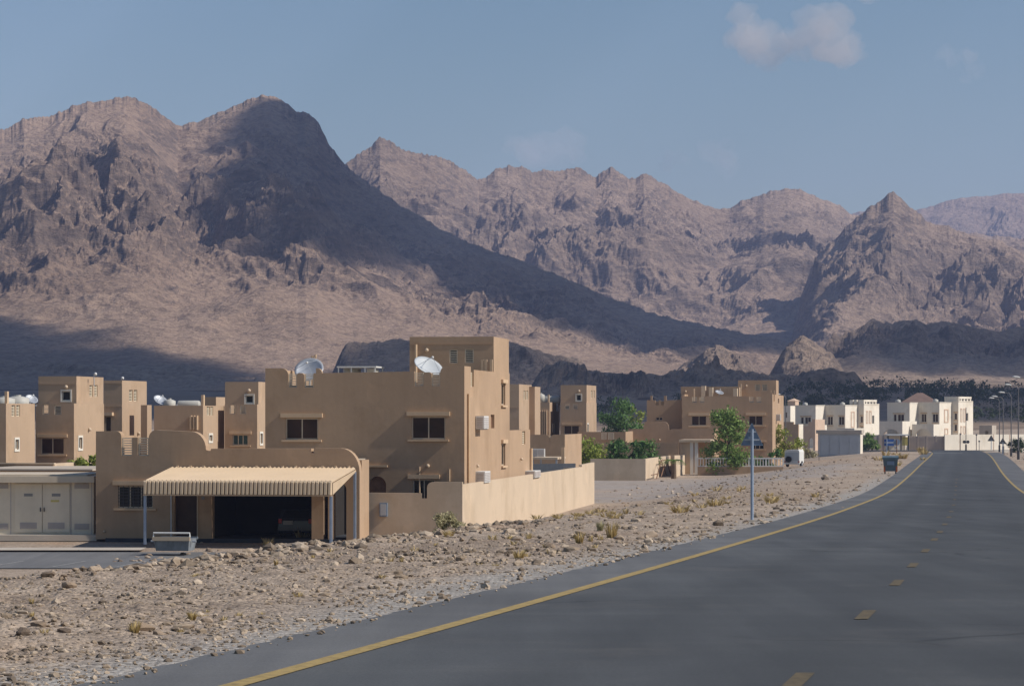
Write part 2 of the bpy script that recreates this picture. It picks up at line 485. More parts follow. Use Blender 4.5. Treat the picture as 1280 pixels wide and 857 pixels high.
def copy_tree(o, parent=None):
    c = o.copy(); C.objects.link(c)
    if parent is not None: c.parent = parent
    for ch in o.children: copy_tree(ch, c)
    return c

# ================================================================== ROAD AND GROUND
z_road = slut([0, 18.6, 50, 100, 165, 217, 292, 380, 460, 600], [-1.42, -1.765, -2.35, -3.28, -4.30, -4.66, -4.82, -5.15, -5.62, -5.9])
_yy = np.linspace(10, 470, 4000)
_pp = HZ - F * z_road(_yy) / _yy
def d_of_py(py):
    return float(np.interp(-py, -_pp, _yy))
_cpts = [(1003, 852), (1077, 768), (1117, 728), (1142, 706), (1157, 688), (1168, 674), (1177, 664.5), (1182, 655), (1186, 646), (1191, 631), (1195, 606), (1197, 590), (1199, 578), (1200.5, 571)]
_cd = [d_of_py(p[1]) for p in _cpts]
_cx = [(p[0] - 640) / F * d for p, d in zip(_cpts, _cd)]
_pf = np.polyfit(_cd, _cx, 4)
def xc(y):
    y = np.asarray(y, float)
    yc = np.clip(y, 12, 420)
    dv = np.polyder(_pf)
    return np.polyval(_pf, yc) + (y - yc) * np.polyval(dv, yc)
LW = 3.65
SHL, SHR = 1.05, 1.9
def left_edge(y): return xc(y) - LW - SHL - 0.25 * sstep(60, 200, y)
def right_edge(y): return xc(y) + LW + SHR
base_z = slut([0, 330, 460, 700, 1000, 1500, 2000, 2600, 6000], [-6.25, -6.25, -5.95, -1.5, 5.5, 17, 28, 40, 70])

def ground(x, y):
    x = np.asarray(x, float); y = np.asarray(y, float)
    zr = z_road(np.minimum(y, 600)); bz = base_z(y)
    zr = np.where(y > 430, bz + (zr - bz) * (1 - sstep(430, 520, y)), zr)
    e = left_edge(np.minimum(y, 430)) - x
    er = x - right_edge(np.minimum(y, 430))
    near = 1 - sstep(105, 170, y)
    a0 = 5 + 3.5 * near; a1 = 21.0 - 2.0 * near
    k = sstep(a0, a1, e)
    z = zr - 0.05 + (bz - zr) * k
    z = z - 0.25 * sstep(0.5, 6, er) + 0.5 * sstep(10, 40, er)
    rough = near * sstep(0.4, 2.5, e) * (1 - sstep(15, 20, e))
    z = z + rough * (0.07 * fbm(x * 0.5, y * 0.5, 4, 3) + 0.04 * fbm(x * 2.1, y * 2.1, 3, 9))
    z = z + near * np.exp(-((e - 8.6 - 1.2 * gnoise(x * .11, y * .11, 5)) / 2.0) ** 2) * (0.02 + 0.12 * gnoise(x * 0.3, y * 0.3, 21))
    far = (1 - near) * sstep(0.4, 3, e) * (1 - sstep(300, 420, y))
    z = z + far * 0.05 * fbm(x * 0.3, y * 0.3, 3, 13) * (1 - sstep(14, 19, e))
    z = z + sstep(0.4, 3, er) * 0.06 * fbm(x * 0.6, y * 0.6, 3, 15)
    z = z - near * 0.26 * sstep(2.5, 9, e)
    z = z + sstep(520, 900, y) * 1.6 * fbm(x * 0.012, y * 0.012, 4, 17)
    return z

def gz(x, y): return float(ground(np.array([x]), np.array([y]))[0])
def at(px, py, d): return Vector(((px - 640) / F * d, d, (HZ - py) / F * d))
def drop(px, d):
    x = (px - 640) / F * d
    return Vector((x, d, gz(x, d)))
def on_ground(px, py):
    """the ground point seen at a place in the photograph"""
    ds = np.concatenate([np.linspace(14, 120, 900), np.linspace(120, 520, 900)])
    xs = (px - 640) / F * ds
    pz = HZ - F * ground(xs, ds) / ds
    i = np.argmax(pz <= py)
    return Vector((float(xs[i]), float(ds[i]), float(ground(xs[i:i+1], ds[i:i+1])[0])))

_t = np.concatenate([np.linspace(-0.75, -0.21, 40)[:-1], np.linspace(-0.21, 0.21, 520), np.linspace(0.21, 0.75, 40)[1:]])
_y = np.concatenate([np.linspace(-30, 12, 12)[:-1], np.geomspace(12, 150, 300)[:-1], np.geomspace(150, 620, 130)])
Tm, Ym = np.meshgrid(_t, _y)
Xm = Tm * (np.maximum(Ym, -5) + 14)
gob = grid_mesh('ground', Xm, Ym, ground(Xm, Ym), M['ground'])
# worn vehicle track across the open gravel on the left of the road: a wear mask read by the ground material
_e = left_edge(np.minimum(Ym, 430)) - Xm
_w = fbm(Xm * .09, Ym * .05, 4, 41)
_trk = sstep(3.5, 6, _e + 2 * _w) * sstep(207, 216, Ym + 5 * _w) * (1 - sstep(280, 294, Ym + 5 * _w)) * (0.75 + 0.5 * fbm(Xm * .05, Ym * .22, 4, 45))
_vrg = np.exp(-((_e - 0.3 + .5 * _w) / 0.9) ** 2) * (1 - sstep(180, 260, Ym))
_at = gob.data.attributes.new('wear', 'FLOAT_COLOR', 'POINT')
_c = np.zeros((Xm.size, 4), np.float32); _c[:, 0] = np.clip(_trk, 0, 1).reshape(-1); _c[:, 1] = np.clip(_vrg, 0, 1).reshape(-1); _c[:, 3] = 1
_at.data.foreach_set('color', _c.reshape(-1))

_t = np.linspace(-0.6, 0.6, 420); _y = np.geomspace(619, 6200, 200)
Tp, Yp = np.meshgrid(_t, _y)
Xp = Tp * (Yp + 14)
Zp = ground(Xp, Yp) - 0.02
plain = grid_mesh('desert_plain', Xp, Yp, Zp, M['plain'])

# road: lanes, paved shoulders, painted lines as thin sheets
def strip(name, y0, y1, fa, fb, lift, mat, n=200, m=2, parent=None, kind='structure', jag=0.0):
    ys = np.linspace(y0, y1, n)
    ts = np.linspace(0, 1, m)
    a = fa(ys) + (jag * fbm(ys * 1.3, ys * 0 + 3, 4, 31) if jag else 0)
    b = fb(ys)
    X = a[:, None] * (1 - ts) + b[:, None] * ts
    Y = np.repeat(ys[:, None], m, 1)
    Z = z_road(Y) + lift
    o = grid_mesh(name, X, Y, Z, mat, kind)
    at_ = o.data.attributes.new('across', 'FLOAT', 'POINT')
    at_.data.foreach_set('value', (X - xc(Y)).astype(np.float32).reshape(-1))
    if parent is not None: o.parent = parent
    return o

def asphalt_mat(name, col, streak=True):
    m, N, L, b = nt(name)
    g = N.new('ShaderNodeNewGeometry'); P = g.outputs['Position']
    n1 = noise_node(N, L, P, 0.18, 5, 0.6)
    r1 = ramp(N, 0.3, 0.7, scl(col, 0.84), scl(col, 1.20)); L.new(n1.outputs[0], r1.inputs[0])
    n2 = noise_node(N, L, P, 45, 3, 0.7)
    r2 = ramp(N, 0.3, 0.7, (0.72, 0.72, 0.72), (1.2, 1.2, 1.2)); L.new(n2.outputs[0], r2.inputs[0])
    c = mixc(N, L, 1.0, r1.outputs[0], r2.outputs[0], 'MULTIPLY')
    mp = N.new('ShaderNodeMapping'); mp.inputs['Scale'].default_value = (1.1, 0.035, 1); mp.inputs['Rotation'].default_value = (0, 0, 0.10)
    L.new(P, mp.inputs[0])
    n3 = noise_node(N, L, mp.outputs[0], 1.0, 4, 0.6)
    r3 = ramp(N, 0.3, 0.7, (0.80, 0.80, 0.815), (1.16, 1.16, 1.15)); L.new(n3.outputs[0], r3.inputs[0])
    c = mixc(N, L, 1.0, c, r3.outputs[0], 'MULTIPLY')
    # repairs and cross streaks of spilt dust
    mp2 = N.new('ShaderNodeMapping'); mp2.inputs['Scale'].default_value = (0.05, 0.9, 1); L.new(P, mp2.inputs[0])
    n4 = noise_node(N, L, mp2.outputs[0], 1.0, 6, 0.65)
    r4 = ramp(N, 0.5, 0.75, (1, 1, 1), (1.18, 1.17, 1.14)); L.new(n4.outputs[0], r4.inputs[0])
    c = mixc(N, L, 1.0, c, r4.outputs[0], 'MULTIPLY')
    if name == 'lane_asphalt':   # tyre-polished tracks paler than the oily middle of each lane
        aa = N.new('ShaderNodeAttribute'); aa.attribute_name = 'across'
        nn = noise_node(N, L, P, 0.25, 4); ma = N.new('ShaderNodeMath'); ma.operation = 'MULTIPLY_ADD'
        L.new(nn.outputs[0], ma.inputs[0]); ma.inputs[1].default_value = 0.9; L.new(aa.outputs['Fac'], ma.inputs[2])
        mr = N.new('ShaderNodeMapRange'); mr.inputs[1].default_value = -3.65 + .45; mr.inputs[2].default_value = 3.65 + .45; L.new(ma.outputs[0], mr.inputs[0])
        cr = ramp(N, 0.0, 1.0, (1.26, 1.25, 1.22), (1.08, 1.08, 1.07)); E = cr.color_ramp.elements
        for p_, k_ in ((0.07, 1.16), (0.145, 1.20), (0.25, 0.93), (0.355, 1.10), (0.47, 0.90), (0.53, 0.90), (0.645, 1.0), (0.75, 0.88), (0.855, 1.02), (0.93, 0.95)):
            q_ = E.new(p_); q_.color = (k_, k_, k_ * .995, 1)
        L.new(mr.outputs[0], cr.inputs[0]); c = mixc(N, L, 1.0, c, cr.outputs[0], 'MULTIPLY')
    # hairline cracks here and there
    nw = noise_node(N, L, P, 0.8, 3); wv = N.new('ShaderNodeVectorMath'); wv.operation = 'MULTIPLY_ADD'
    L.new(nw.outputs['Color'], wv.inputs[0]); wv.inputs[1].default_value = (1.2, 1.2, 0); L.new(P, wv.inputs[2])
    vc = N.new('ShaderNodeTexVoronoi'); vc.feature = 'DISTANCE_TO_EDGE'; vc.inputs['Scale'].default_value = 0.22; L.new(wv.outputs[0], vc.inputs['Vector'])
    rc = ramp(N, 0.004, 0.016, (0.55, 0.55, 0.55), (1, 1, 1)); L.new(vc.outputs['Distance'], rc.inputs[0])
    nm = noise_node(N, L, P, 0.11, 3); rm = ramp(N, 0.5, 0.62, (0, 0, 0), (1, 1, 1)); L.new(nm.outputs[0], rm.inputs[0])
    c = mixc(N, L, rm.outputs[0], c, mixc(N, L, 1.0, c, rc.outputs[0], 'MULTIPLY'))
    # dust lying in patches
    nd = noise_node(N, L, P, 0.45, 6, 0.7); rd = ramp(N, 0.55, 0.75, (0, 0, 0), (0.16, 0.16, 0.16)); L.new(nd.outputs[0], rd.inputs[0])
    c = mixc(N, L, rd.outputs[0], c, (0.20, 0.175, 0.15))
    L.new(c, b.inputs['Base Color']); b.inputs['Roughness'].default_value = 0.78; b.inputs['Specular IOR Level'].default_value = 0.35
    bp = N.new('ShaderNodeBump'); bp.inputs['Strength'].default_value = 0.35; bp.inputs['Distance'].default_value = 0.01
    L.new(n2.outputs[0], bp.inputs['Height']); L.new(bp.outputs[0], b.inputs['Normal'])
    return m
M['asphalt'] = asphalt_mat('lane_asphalt', (0.058, 0.060, 0.0615))
M['shoulder'] = asphalt_mat('shoulder_asphalt', (0.115, 0.114, 0.113))

def paint_mat(name, col, wear):
    m, N, L, b = nt(name)
    g = N.new('ShaderNodeNewGeometry'); P = g.outputs['Position']
    n2 = noise_node(N, L, P, 9, 6, 0.75)
    r2 = ramp(N, wear, wear + 0.2, scl(col, 0.55), col); L.new(n2.outputs[0], r2.inputs[0])
    L.new(r2.outputs[0], b.inputs['Base Color']); b.inputs['Roughness'].default_value = 0.75
    return m
M['yline'] = paint_mat('yellow_road_paint', (0.37, 0.26, 0.088), 0.36)
M['ydash'] = paint_mat('worn_yellow_paint', (0.125, 0.09, 0.04), 0.40)
M['wline'] = paint_mat('white_road_paint', (0.42, 0.41, 0.385), 0.42)

road = strip('road', 2, 452, lambda y: xc(y) - LW, lambda y: xc(y) + LW, 0.0, M['asphalt'], 320, 33)
sl = strip('road_shoulder', 2, 400, left_edge, lambda y: xc(y) - LW, -0.003, M['shoulder'], 900, 3, jag=0.07)
sr = strip('road_shoulder', 2, 400, lambda y: xc(y) + LW, right_edge, -0.003, M['shoulder'], 320, 3)
strip('edge_line', 2, 392, lambda y: xc(y) - LW - 0.08, lambda y: xc(y) - LW + 0.08, 0.006, M['yline'], 320, 2, road, None)
strip('edge_line', 2, 392, lambda y: xc(y) + LW - 0.08, lambda y: xc(y) + LW + 0.08, 0.006, M['yline'], 320, 2, road, None)
# centre dashes
dash_y = [852, 768, 728, 706, 688, 674, 664.5, 655, 646, 639, 631, 624, 618, 612.5, 607.5, 603, 599]
for q in dash_y:
    d0 = d_of_py(q)
    strip('lane_dash', d0 - 0.75 - d0 * .004, d0 + 0.75 + d0 * .004, lambda y: xc(y) - 0.065, lambda y: xc(y) + 0.065, 0.006, M['ydash'], 5, 2, road, None)
# junction: cross road with give-way lines and a painted hump before it
cross = MB()
yj0, yj1 = 432, 453
def crossroad():
    xs = np.linspace(52, 96, 60); ys = np.linspace(yj0, yj1, 12)
    X, Y = np.meshgrid(xs, ys)
    return grid_mesh('cross_road', X, Y, z_road(Y) + 0.012 + 0 * X, M['asphalt'])
crossroad()
strip('stop_line', 385, 388, lambda y: xc(y) - LW + .2, lambda y: xc(y) + 0.4, 0.01, M['wline'], 4, 2, road, None)
strip('stop_line', 392, 395, lambda y: xc(y) + LW + 0.2, lambda y: xc(y) + LW + 3.0, 0.06, M['wline'], 4, 2, road, None)

# left street and its parking lines, dirt track on the right
def sheet(name, xs, ys, lift, mat, kind='structure', parent=None):
    X, Y = np.meshgrid(xs, ys)
    o = grid_mesh(name, X, Y, ground(X, Y) + lift, mat, kind)
    if parent is not None: o.parent = parent
    return o
M['street'] = asphalt_mat('street_asphalt', (0.155, 0.15, 0.145))
street = sheet('street', np.linspace(-90, -13.2, 80), np.linspace(122.5, 135.5, 14), 0.04, M['street'])
for k in range(9):
    x0 = -33.5 + k * 2.75
    X = np.array([[x0, x0 + 0.11], [x0 + 0.75, x0 + 0.86]]) + 0
    Y = np.array([[123.4, 123.4], [127.9, 127.9]])
    o = grid_mesh('parking_line', X, Y, ground(X, Y) + 0.05, M['wline'], None); o.parent = street
sheet('pavement', np.linspace(-90, -17.5, 60), np.linspace(135.6, 137.9, 4), 0.13, M['concrete'])
# ================================================================== MOUNTAINS
terrains = []
def massif(name, px0, px1, ncol, y0, y1, nrow, crest_py, crest_d, foot_d, amp, mat, seed,
           prof=(0.55, 2.2), spur=1.0, jitter=1.0, lam=420.0, extra=None, hill=False, fade=False, foot_fade=0.18):
    pxs = np.linspace(px0, px1, ncol)
    ys = np.concatenate([np.linspace(y0, y1, nrow)])
    PX, Y = np.meshgrid(pxs, ys)
    X = (PX - 640) / F * Y
    dC = crest_d(PX) if callable(crest_d) else crest_d + 0 * PX
    dF = foot_d(PX) if callable(foot_d) else foot_d + 0 * PX
    cpy = crest_py(PX)
    jit = jitter * (2.2 * fbm(PX * 0.035, PX * 0 + seed, 3, seed + 70, 0.6) + 4.2 * (ridged(PX * 0.055, PX * 0 + seed, 5, seed + 3, 0.62) - .45)) / F * dC
    zc = (HZ - cpy) / F * dC
    s = np.clip((Y - dF) / (dC - dF), 0, 1.0)
    back = np.clip(Y - dC, 0, None)
    p = prof[0] * s + (1 - prof[0]) * s ** prof[1]
    zf = base_z(np.minimum(Y, 2600))
    zfF = base_z(np.minimum(dF, 2600))
    z = zfF + (zc - zfF) * p + jit * sstep(0.945, 1.0, s)
    # spurs that run downhill, then crags
    wx = X + 60 * fbm(X / 260, Y / 260, 3, seed + 40); wy = Y + 60 * fbm(X / 260 + 9, Y / 260, 3, seed + 44)
    r1 = ridged(wx / lam, wy / (lam * 2.1), 7, seed) - 0.42
    r2 = ridged(wx / (lam * 0.33) + 3, wy / (lam * 0.5), 6, seed + 10) - 0.42
    r3 = fbm(wx / 70, wy / 70, 5, seed + 20, 0.55)
    env = np.sqrt(np.clip(s / foot_fade, 0, 1)) * np.clip((1 - s) * 3.2, 0, 1) ** 0.8
    crag = sstep(0.15, 0.75, s + 0.35 * gnoise(X / 500, Y / 500, seed + 60))
    env = env * (1.0 if hill else 0.32 + 0.68 * sstep(0.22, 0.58, s + 0.25 * gnoise(X / 300, Y / 300, seed + 61)))
    h = np.clip((zc - zfF), 5, None)
    z = z + env * amp * (spur * r1 * 1.15 + r2 * (0.30 + 0.55 * crag)) * (np.clip(h / 70, 0.3, 1.0) if hill else np.clip(h / 200, 0.12, 1.3))
    r4 = ridged(wx / 48 + 7, wy / 66, 5, seed + 31) - 0.42
    z = z + env * amp * 0.20 * r4 * (0.25 + 1.1 * crag)
    r5 = ridged(wx / 19 + 1, wy / 26, 4, seed + 35) - 0.42
    z = z + env * amp * 0.085 * r5 * (0.2 + 1.2 * crag)
    z = z + env * amp * 0.13 * r3 * (0.3 + 1.2 * crag)
    if extra is not None: z = z + extra(PX, X, Y, s) 
    z = z - back * (0.75 + 0.1 * fbm(X / 120, Y / 120, 3, seed + 5)) 
    z = np.where(s <= 0, base_z(np.minimum(Y, 2600)) - 6, z)
    z = np.maximum(z, base_z(np.minimum(Y, 2600)) - 12)
    if hill or fade:
        bz = base_z(np.minimum(Y, 2600)) - 6; z = bz + (z - bz) * sstep(px0, px0 + (75 if fade else 45), PX) * (1 if fade else 1 - sstep(px1 - 45, px1, PX))
    o = grid_mesh(name, X, Y, z, mat, smooth=False)
    terrains.append((pxs, ys, z))
    return o

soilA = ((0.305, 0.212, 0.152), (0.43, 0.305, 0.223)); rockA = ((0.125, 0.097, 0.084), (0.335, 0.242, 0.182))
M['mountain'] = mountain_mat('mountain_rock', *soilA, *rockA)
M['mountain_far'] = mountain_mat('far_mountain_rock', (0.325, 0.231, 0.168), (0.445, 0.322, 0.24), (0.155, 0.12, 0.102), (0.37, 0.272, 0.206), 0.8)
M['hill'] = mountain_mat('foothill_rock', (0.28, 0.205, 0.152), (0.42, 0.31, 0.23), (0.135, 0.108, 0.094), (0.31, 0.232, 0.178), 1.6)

# big massif on the left with the long ridge that falls to the right
crestA = lut([-260, -120, -40, 0, 14, 30, 55, 80, 110, 135, 155, 172, 190, 205, 222, 240, 260, 280, 300, 318, 330, 338, 348, 360, 372, 382, 390, 398, 404, 412, 425, 440, 470, 500, 530, 560, 600, 640, 670, 700, 730, 760, 800, 840, 900, 960, 1010, 1060, 1120],
             [215, 190, 172, 163, 158, 148, 146, 136, 128, 124, 120, 124, 134, 145, 158, 152, 148, 138, 130, 122, 117, 118, 124, 131, 141, 141, 147, 154, 166, 180, 198, 214, 236, 255, 274, 291, 308, 323, 333, 345, 358, 371, 385, 397, 410, 422, 433, 446, 462])
dA = slut([-260, 0, 150, 330, 420, 600, 800, 1000, 1120], [2280, 2420, 2520, 2640, 2600, 2420, 2240, 2080, 2000])
fA = slut([-260, 0, 400, 700, 900, 1120], [1420, 1420, 1440, 1500, 1620, 1800])
def extraA(PX, X, Y, s):
    z = 0
    # rocky outcrop spurs that stand proud of the left slope: (px, s) polylines
    for pts, w, hgt in (([(150, .93), (143, .82), (128, .72), (150, .60), (185, .50), (215, .43)], 26, 26),
                        ([(330, .95), (318, .80), (300, .66), (345, .52), (400, .44)], 30, 22),
                        ([(20, .70), (5, .58), (35, .48), (60, .40)], 30, 20),
                        ([(185, .80), (235, .68), (280, .56), (330, .46)], 18, 18),
                        ([(60, .85), (75, .70), (60, .55)], 20, 12)):
        best = 1e9 + 0 * PX
        for (a, b), (c, d) in zip(pts[:-1], pts[1:]):
            vx, vy = (c - a), (d - b) * 900
            qx, qy = PX - a, (s - b) * 900
            t = np.clip((qx * vx + qy * vy) / (vx * vx + vy * vy), 0, 1)
            best = np.minimum(best, np.hypot(qx - t * vx, qy - t * vy))
        best = best * (1 + 0.5 * fbm(X / 60, Y / 90, 4, 77))
        z = z + hgt * np.exp(-(best / w) ** 1.4) * (0.75 + 0.5 * ridged(X / 55, Y / 80, 4, 91))
    return z * np.clip((1 - s) * 3, 0, 1) ** 1.5
massif('mountain', -260, 1120, 1000, 1400, 2850, 430, crestA, dA, fA, 38, M['mountain'], 3, extra=extraA, prof=(0.62, 2.4))

crestB = lut([250, 330, 400, 430, 441, 455, 465, 475, 483, 495, 515, 530, 545, 560, 575, 590, 598, 608, 622, 635, 652, 665, 680, 692, 705, 720, 732, 745, 755, 765, 775, 785, 795, 805, 815, 830, 850, 870, 885, 896, 912, 930, 945, 955, 970, 985, 1003, 1020, 1035, 1050, 1062, 1075, 1100, 1150, 1250, 1400, 1560],
             [250, 230, 214, 206, 197, 187, 180, 171, 175, 181, 190, 192, 194, 200, 208, 218, 224, 218, 209, 207, 208, 213, 212, 214, 211, 209, 215, 222, 214, 208, 214, 221, 221, 216, 222, 230, 241, 250, 257, 262, 260, 251, 247, 241, 238, 236, 238, 246, 251, 258, 266, 270, 276, 284, 296, 300, 310])
dB = slut([250, 450, 700, 900, 1075, 1560], [3250, 3350, 3550, 3700, 3800, 3800])
fB = slut([250, 700, 1000, 1560], [2750, 2600, 2300, 2100])
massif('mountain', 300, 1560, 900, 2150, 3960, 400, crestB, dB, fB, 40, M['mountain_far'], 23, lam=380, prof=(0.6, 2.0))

crestC = lut([960, 1010, 1040, 1062, 1075, 1088, 1097, 1106, 1112, 1117, 1122, 1130, 1138, 1150, 1165, 1180, 1200, 1225, 1250, 1265, 1280, 1320, 1400, 1560],
             [372, 330, 300, 280, 268, 258, 252, 244, 240.5, 239, 243, 250, 258, 268, 278, 283, 290, 296, 303, 309, 318, 330, 340, 350])
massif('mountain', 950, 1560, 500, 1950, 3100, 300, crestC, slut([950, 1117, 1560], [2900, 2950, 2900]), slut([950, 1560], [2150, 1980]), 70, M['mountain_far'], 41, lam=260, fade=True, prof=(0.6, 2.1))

crestD = lut([900, 1040, 1058, 1070, 1080, 1088, 1096, 1110, 1140, 1160, 1180, 1205, 1230, 1255, 1280, 1330, 1420, 1560],
             [300, 285, 270, 264, 262, 264, 270, 276, 264, 259, 252, 246, 245, 242, 240, 246, 236, 250])
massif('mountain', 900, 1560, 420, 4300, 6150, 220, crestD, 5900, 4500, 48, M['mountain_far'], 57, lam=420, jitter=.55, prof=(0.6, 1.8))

# foothills in front
crestE = lut([980, 1020, 1040, 1060, 1075, 1092, 1105, 1118, 1130, 1142, 1160, 1175, 1190, 1205, 1222, 1238, 1250, 1262, 1280, 1310, 1360, 1450, 1560],
             [470, 446, 434, 422, 410, 398, 401, 402, 399, 399, 405, 402, 403, 406, 412, 415, 416, 412, 409, 404, 408, 400, 420])
massif('foothill', 975, 1560, 380, 1400, 1920, 150, crestE, slut([975, 1120, 1560], [1700, 1760, 1760]), slut([975, 1560], [1480, 1480]), 60, M['hill'], 63, lam=120, prof=(0.7, 1.7))
crestF = lut([940, 955, 968, 980, 992, 1003, 1012, 1022, 1035, 1050, 1066, 1080], [468, 460, 449, 436, 425, 418, 423, 431, 440, 449, 458, 468])
massif('foothill', 936, 1084, 150, 1290, 1560, 100, crestF, 1440, 1330, 20, M['hill'], 71, lam=55, hill=True, prof=(0.95, 1.3))
crestF2 = lut([815, 840, 860, 875, 888, 895, 905, 918, 932, 950, 970], [468, 459, 452, 443, 434, 431, 435, 441, 447, 456, 468])
massif('foothill', 812, 974, 150, 1330, 1620, 90, crestF2, 1520, 1400, 18, M['hill'], 79, lam=55, hill=True, prof=(0.95, 1.3))
crestG = lut([395, 412, 425, 436, 446, 460, 480, 500, 525, 545, 570, 600, 630, 650, 670, 690, 720, 760], [462, 448, 437, 430, 428, 428, 424, 425, 426, 427, 426, 425, 427, 431, 437, 446, 456, 468])
massif('foothill', 390, 765, 280, 1120, 1480, 120, crestG, 1360, 1180, 40, M['hill'], 83, lam=110, hill=True, prof=(0.8, 1.6))
crestH = lut([-150, 0, 60, 120, 180, 240, 300, 360, 420], [440, 446, 452, 455, 458, 464, 470, 478, 486])
massif('foothill', -160, 425, 240, 1150, 1420, 80, crestH, 1330, 1200, 34, M['hill'], 87, lam=120, prof=(0.8, 1.6))
crestJ = lut([640, 680, 700, 720, 745, 770, 790, 820, 850], [488, 472, 466, 470, 462, 468, 466, 474, 486])
massif('foothill', 636, 854, 170, 960, 1200, 80, crestJ, 1110, 1000, 30, M['hill'], 93, lam=80, hill=True, prof=(0.8, 1.6))
crestK = lut([770, 800, 820, 840, 855, 870, 885, 900, 920, 940, 960, 980, 1000, 1020, 1060, 1110], [476, 464, 467, 465, 468, 461, 464, 468, 466, 463, 467, 466, 470, 469, 473, 480])
massif('foothill', 768, 1112, 260, 1000, 1240, 80, crestK, 1150, 1040, 30, M['hill'], 97, lam=80, hill=True, prof=(0.8, 1.6))
# the plain as a terrain for finding points on it
_pxs = np.linspace(-260, 1560, 300); _ys = np.geomspace(560, 2400, 300)
_PX, _Y = np.meshgrid(_pxs, _ys)
terrains.append((_pxs, _ys, ground((_PX - 640) / F * _Y, _Y)))

def hit(px, py, only=None):
    """first mountain or plain point seen at a place of the photograph"""
    best = None
    for pxs, ys, z in (terrains if only is None else terrains[only:only + 1]):
        if px < pxs[0] or px > pxs[-1]: continue
        c = int(np.argmin(np.abs(pxs - px)))
        pz = HZ - F * z[:, c] / ys
        k = np.nonzero(pz <= py)[0]
        if len(k) == 0: continue
        k = k[0]
        if k == 0 and ys is not _ys: continue
        if best is None or ys[k] < best[1]:
            best = ((px - 640) / F * ys[k], ys[k], z[k, c])
    return best

# ================================================================== CLOUDS
def cloud_mat(name, dens, col=(1, 1, 1), aniso=0.2):
    m = bpy.data.materials.new(name); m.use_nodes = True
    N = m.node_tree.nodes; L = m.node_tree.links
    N.remove(N['Principled BSDF'])
    v = N.new('ShaderNodeVolumePrincipled')
    v.inputs['Color'].default_value = (*col, 1); v.inputs['Density'].default_value = dens; v.inputs['Anisotropy'].default_value = aniso
    L.new(v.outputs[0], N['Material Output'].inputs['Volume'])
    return m
M['cloud_thick'] = cloud_mat('cloud_vapour', 0.16)
M['cloud_mid'] = cloud_mat('cloud_vapour_mid', 0.055)
M['cloud_thin'] = cloud_mat('thin_cloud_vapour', 0.0045, (1, .95, .9))

def shade_cloud(polys, zc, thick, soft, cell, seed, mat='cloud_thick', only=None):
    """a flat-based cloud high above; polys: photograph outlines of the shade it drops on the land"""
    loops = []
    for poly in polys:
        P = []
        for px, py, *dy in poly:
            if px == 'd':
                px, py, dy = py, dy[0], []; h = ((px - 640) / F * py, py, gz((px - 640) / F * py, py) + 8)
            else: h = hit(px, py, only)
            if h is None: continue
            k = (zc - h[2]) / sun_dir.z
            P.append((h[0] + sun_dir.x * k, h[1] + sun_dir.y * k + (dy[0] if dy else 0)))
        loops.append(np.array(P))
    allp = np.concatenate(loops)
    x0, y0 = allp.min(0) - 120; x1, y1 = allp.max(0) + 120
    xs = np.arange(x0, x1 + cell, cell); ys = np.arange(y0, y1 + cell, cell)
    X, Y = np.meshgrid(xs, ys)
    sd_ = np.full(X.shape, -1e9)
    for P in loops:
        n = len(P); ins = np.zeros(X.shape, bool); dist = np.full(X.shape, 1e9)
        for i in range(n):
            a = P[i]; b = P[(i + 1) % n]
            cond = ((a[1] > Y) != (b[1] > Y))
            with np.errstate(divide='ignore', invalid='ignore'):
                xi = (b[0] - a[0]) * (Y - a[1]) / (b[1] - a[1] + 1e-12) + a[0]
            ins ^= cond & (X < xi)
            v = b - a; t = np.clip(((X - a[0]) * v[0] + (Y - a[1]) * v[1]) / (v @ v + 1e-9), 0, 1)
            dist = np.minimum(dist, np.hypot(X - a[0] - t * v[0], Y - a[1] - t * v[1]))
        sd_ = np.maximum(sd_, np.where(ins, dist, -dist))
    sd_ = sd_ + soft * 0.3 * fbm(X / 110, Y / 110, 4, seed) + soft * 0.15
    t = np.clip(sd_ / soft, 0, 1) ** 0.8
    H = thick * t * (0.8 + 0.35 * fbm(X / 90, Y / 90, 4, seed + 9))
    keep = H > 0.5
    cells = keep[:-1, :-1] | keep[1:, :-1] | keep[:-1, 1:] | keep[1:, 1:]
    idx = -np.ones(X.shape, int)
    used = np.zeros(X.shape, bool)
    used[:-1, :-1] |= cells; used[1:, :-1] |= cells; used[:-1, 1:] |= cells; used[1:, 1:] |= cells
    idx[used] = np.arange(used.sum()); n = int(used.sum())
    # rim vertices belong to both sheets, so the body is closed
    rim = np.zeros(X.shape, bool)
    cp = np.pad(cells, 1)
    full = cp[:-1, :-1] & cp[1:, :-1] & cp[:-1, 1:] & cp[1:, 1:]
    rim = used & ~full
    top = np.stack([X[used], Y[used], zc + np.where(rim[used], 0, np.maximum(H[used], 0.4))], -1)
    bot = np.stack([X[used], Y[used], zc - np.where(rim[used], 0, np.maximum(H[used], 0.4) * 0.5)], -1)
    bi = np.where(rim, idx, idx + n)
    ci, cj = np.nonzero(cells)
    ft = np.stack([idx[ci, cj], idx[ci, cj + 1], idx[ci + 1, cj + 1], idx[ci + 1, cj]], -1)
    fb = np.stack([bi[ci, cj], bi[ci + 1, cj], bi[ci + 1, cj + 1], bi[ci, cj + 1]], -1)
    me = tri_mesh('cloud', np.concatenate([top, bot]), np.concatenate([ft, fb]), M[mat], True)
    o = link('cloud', me); o['kind'] = 'structure'
    return o

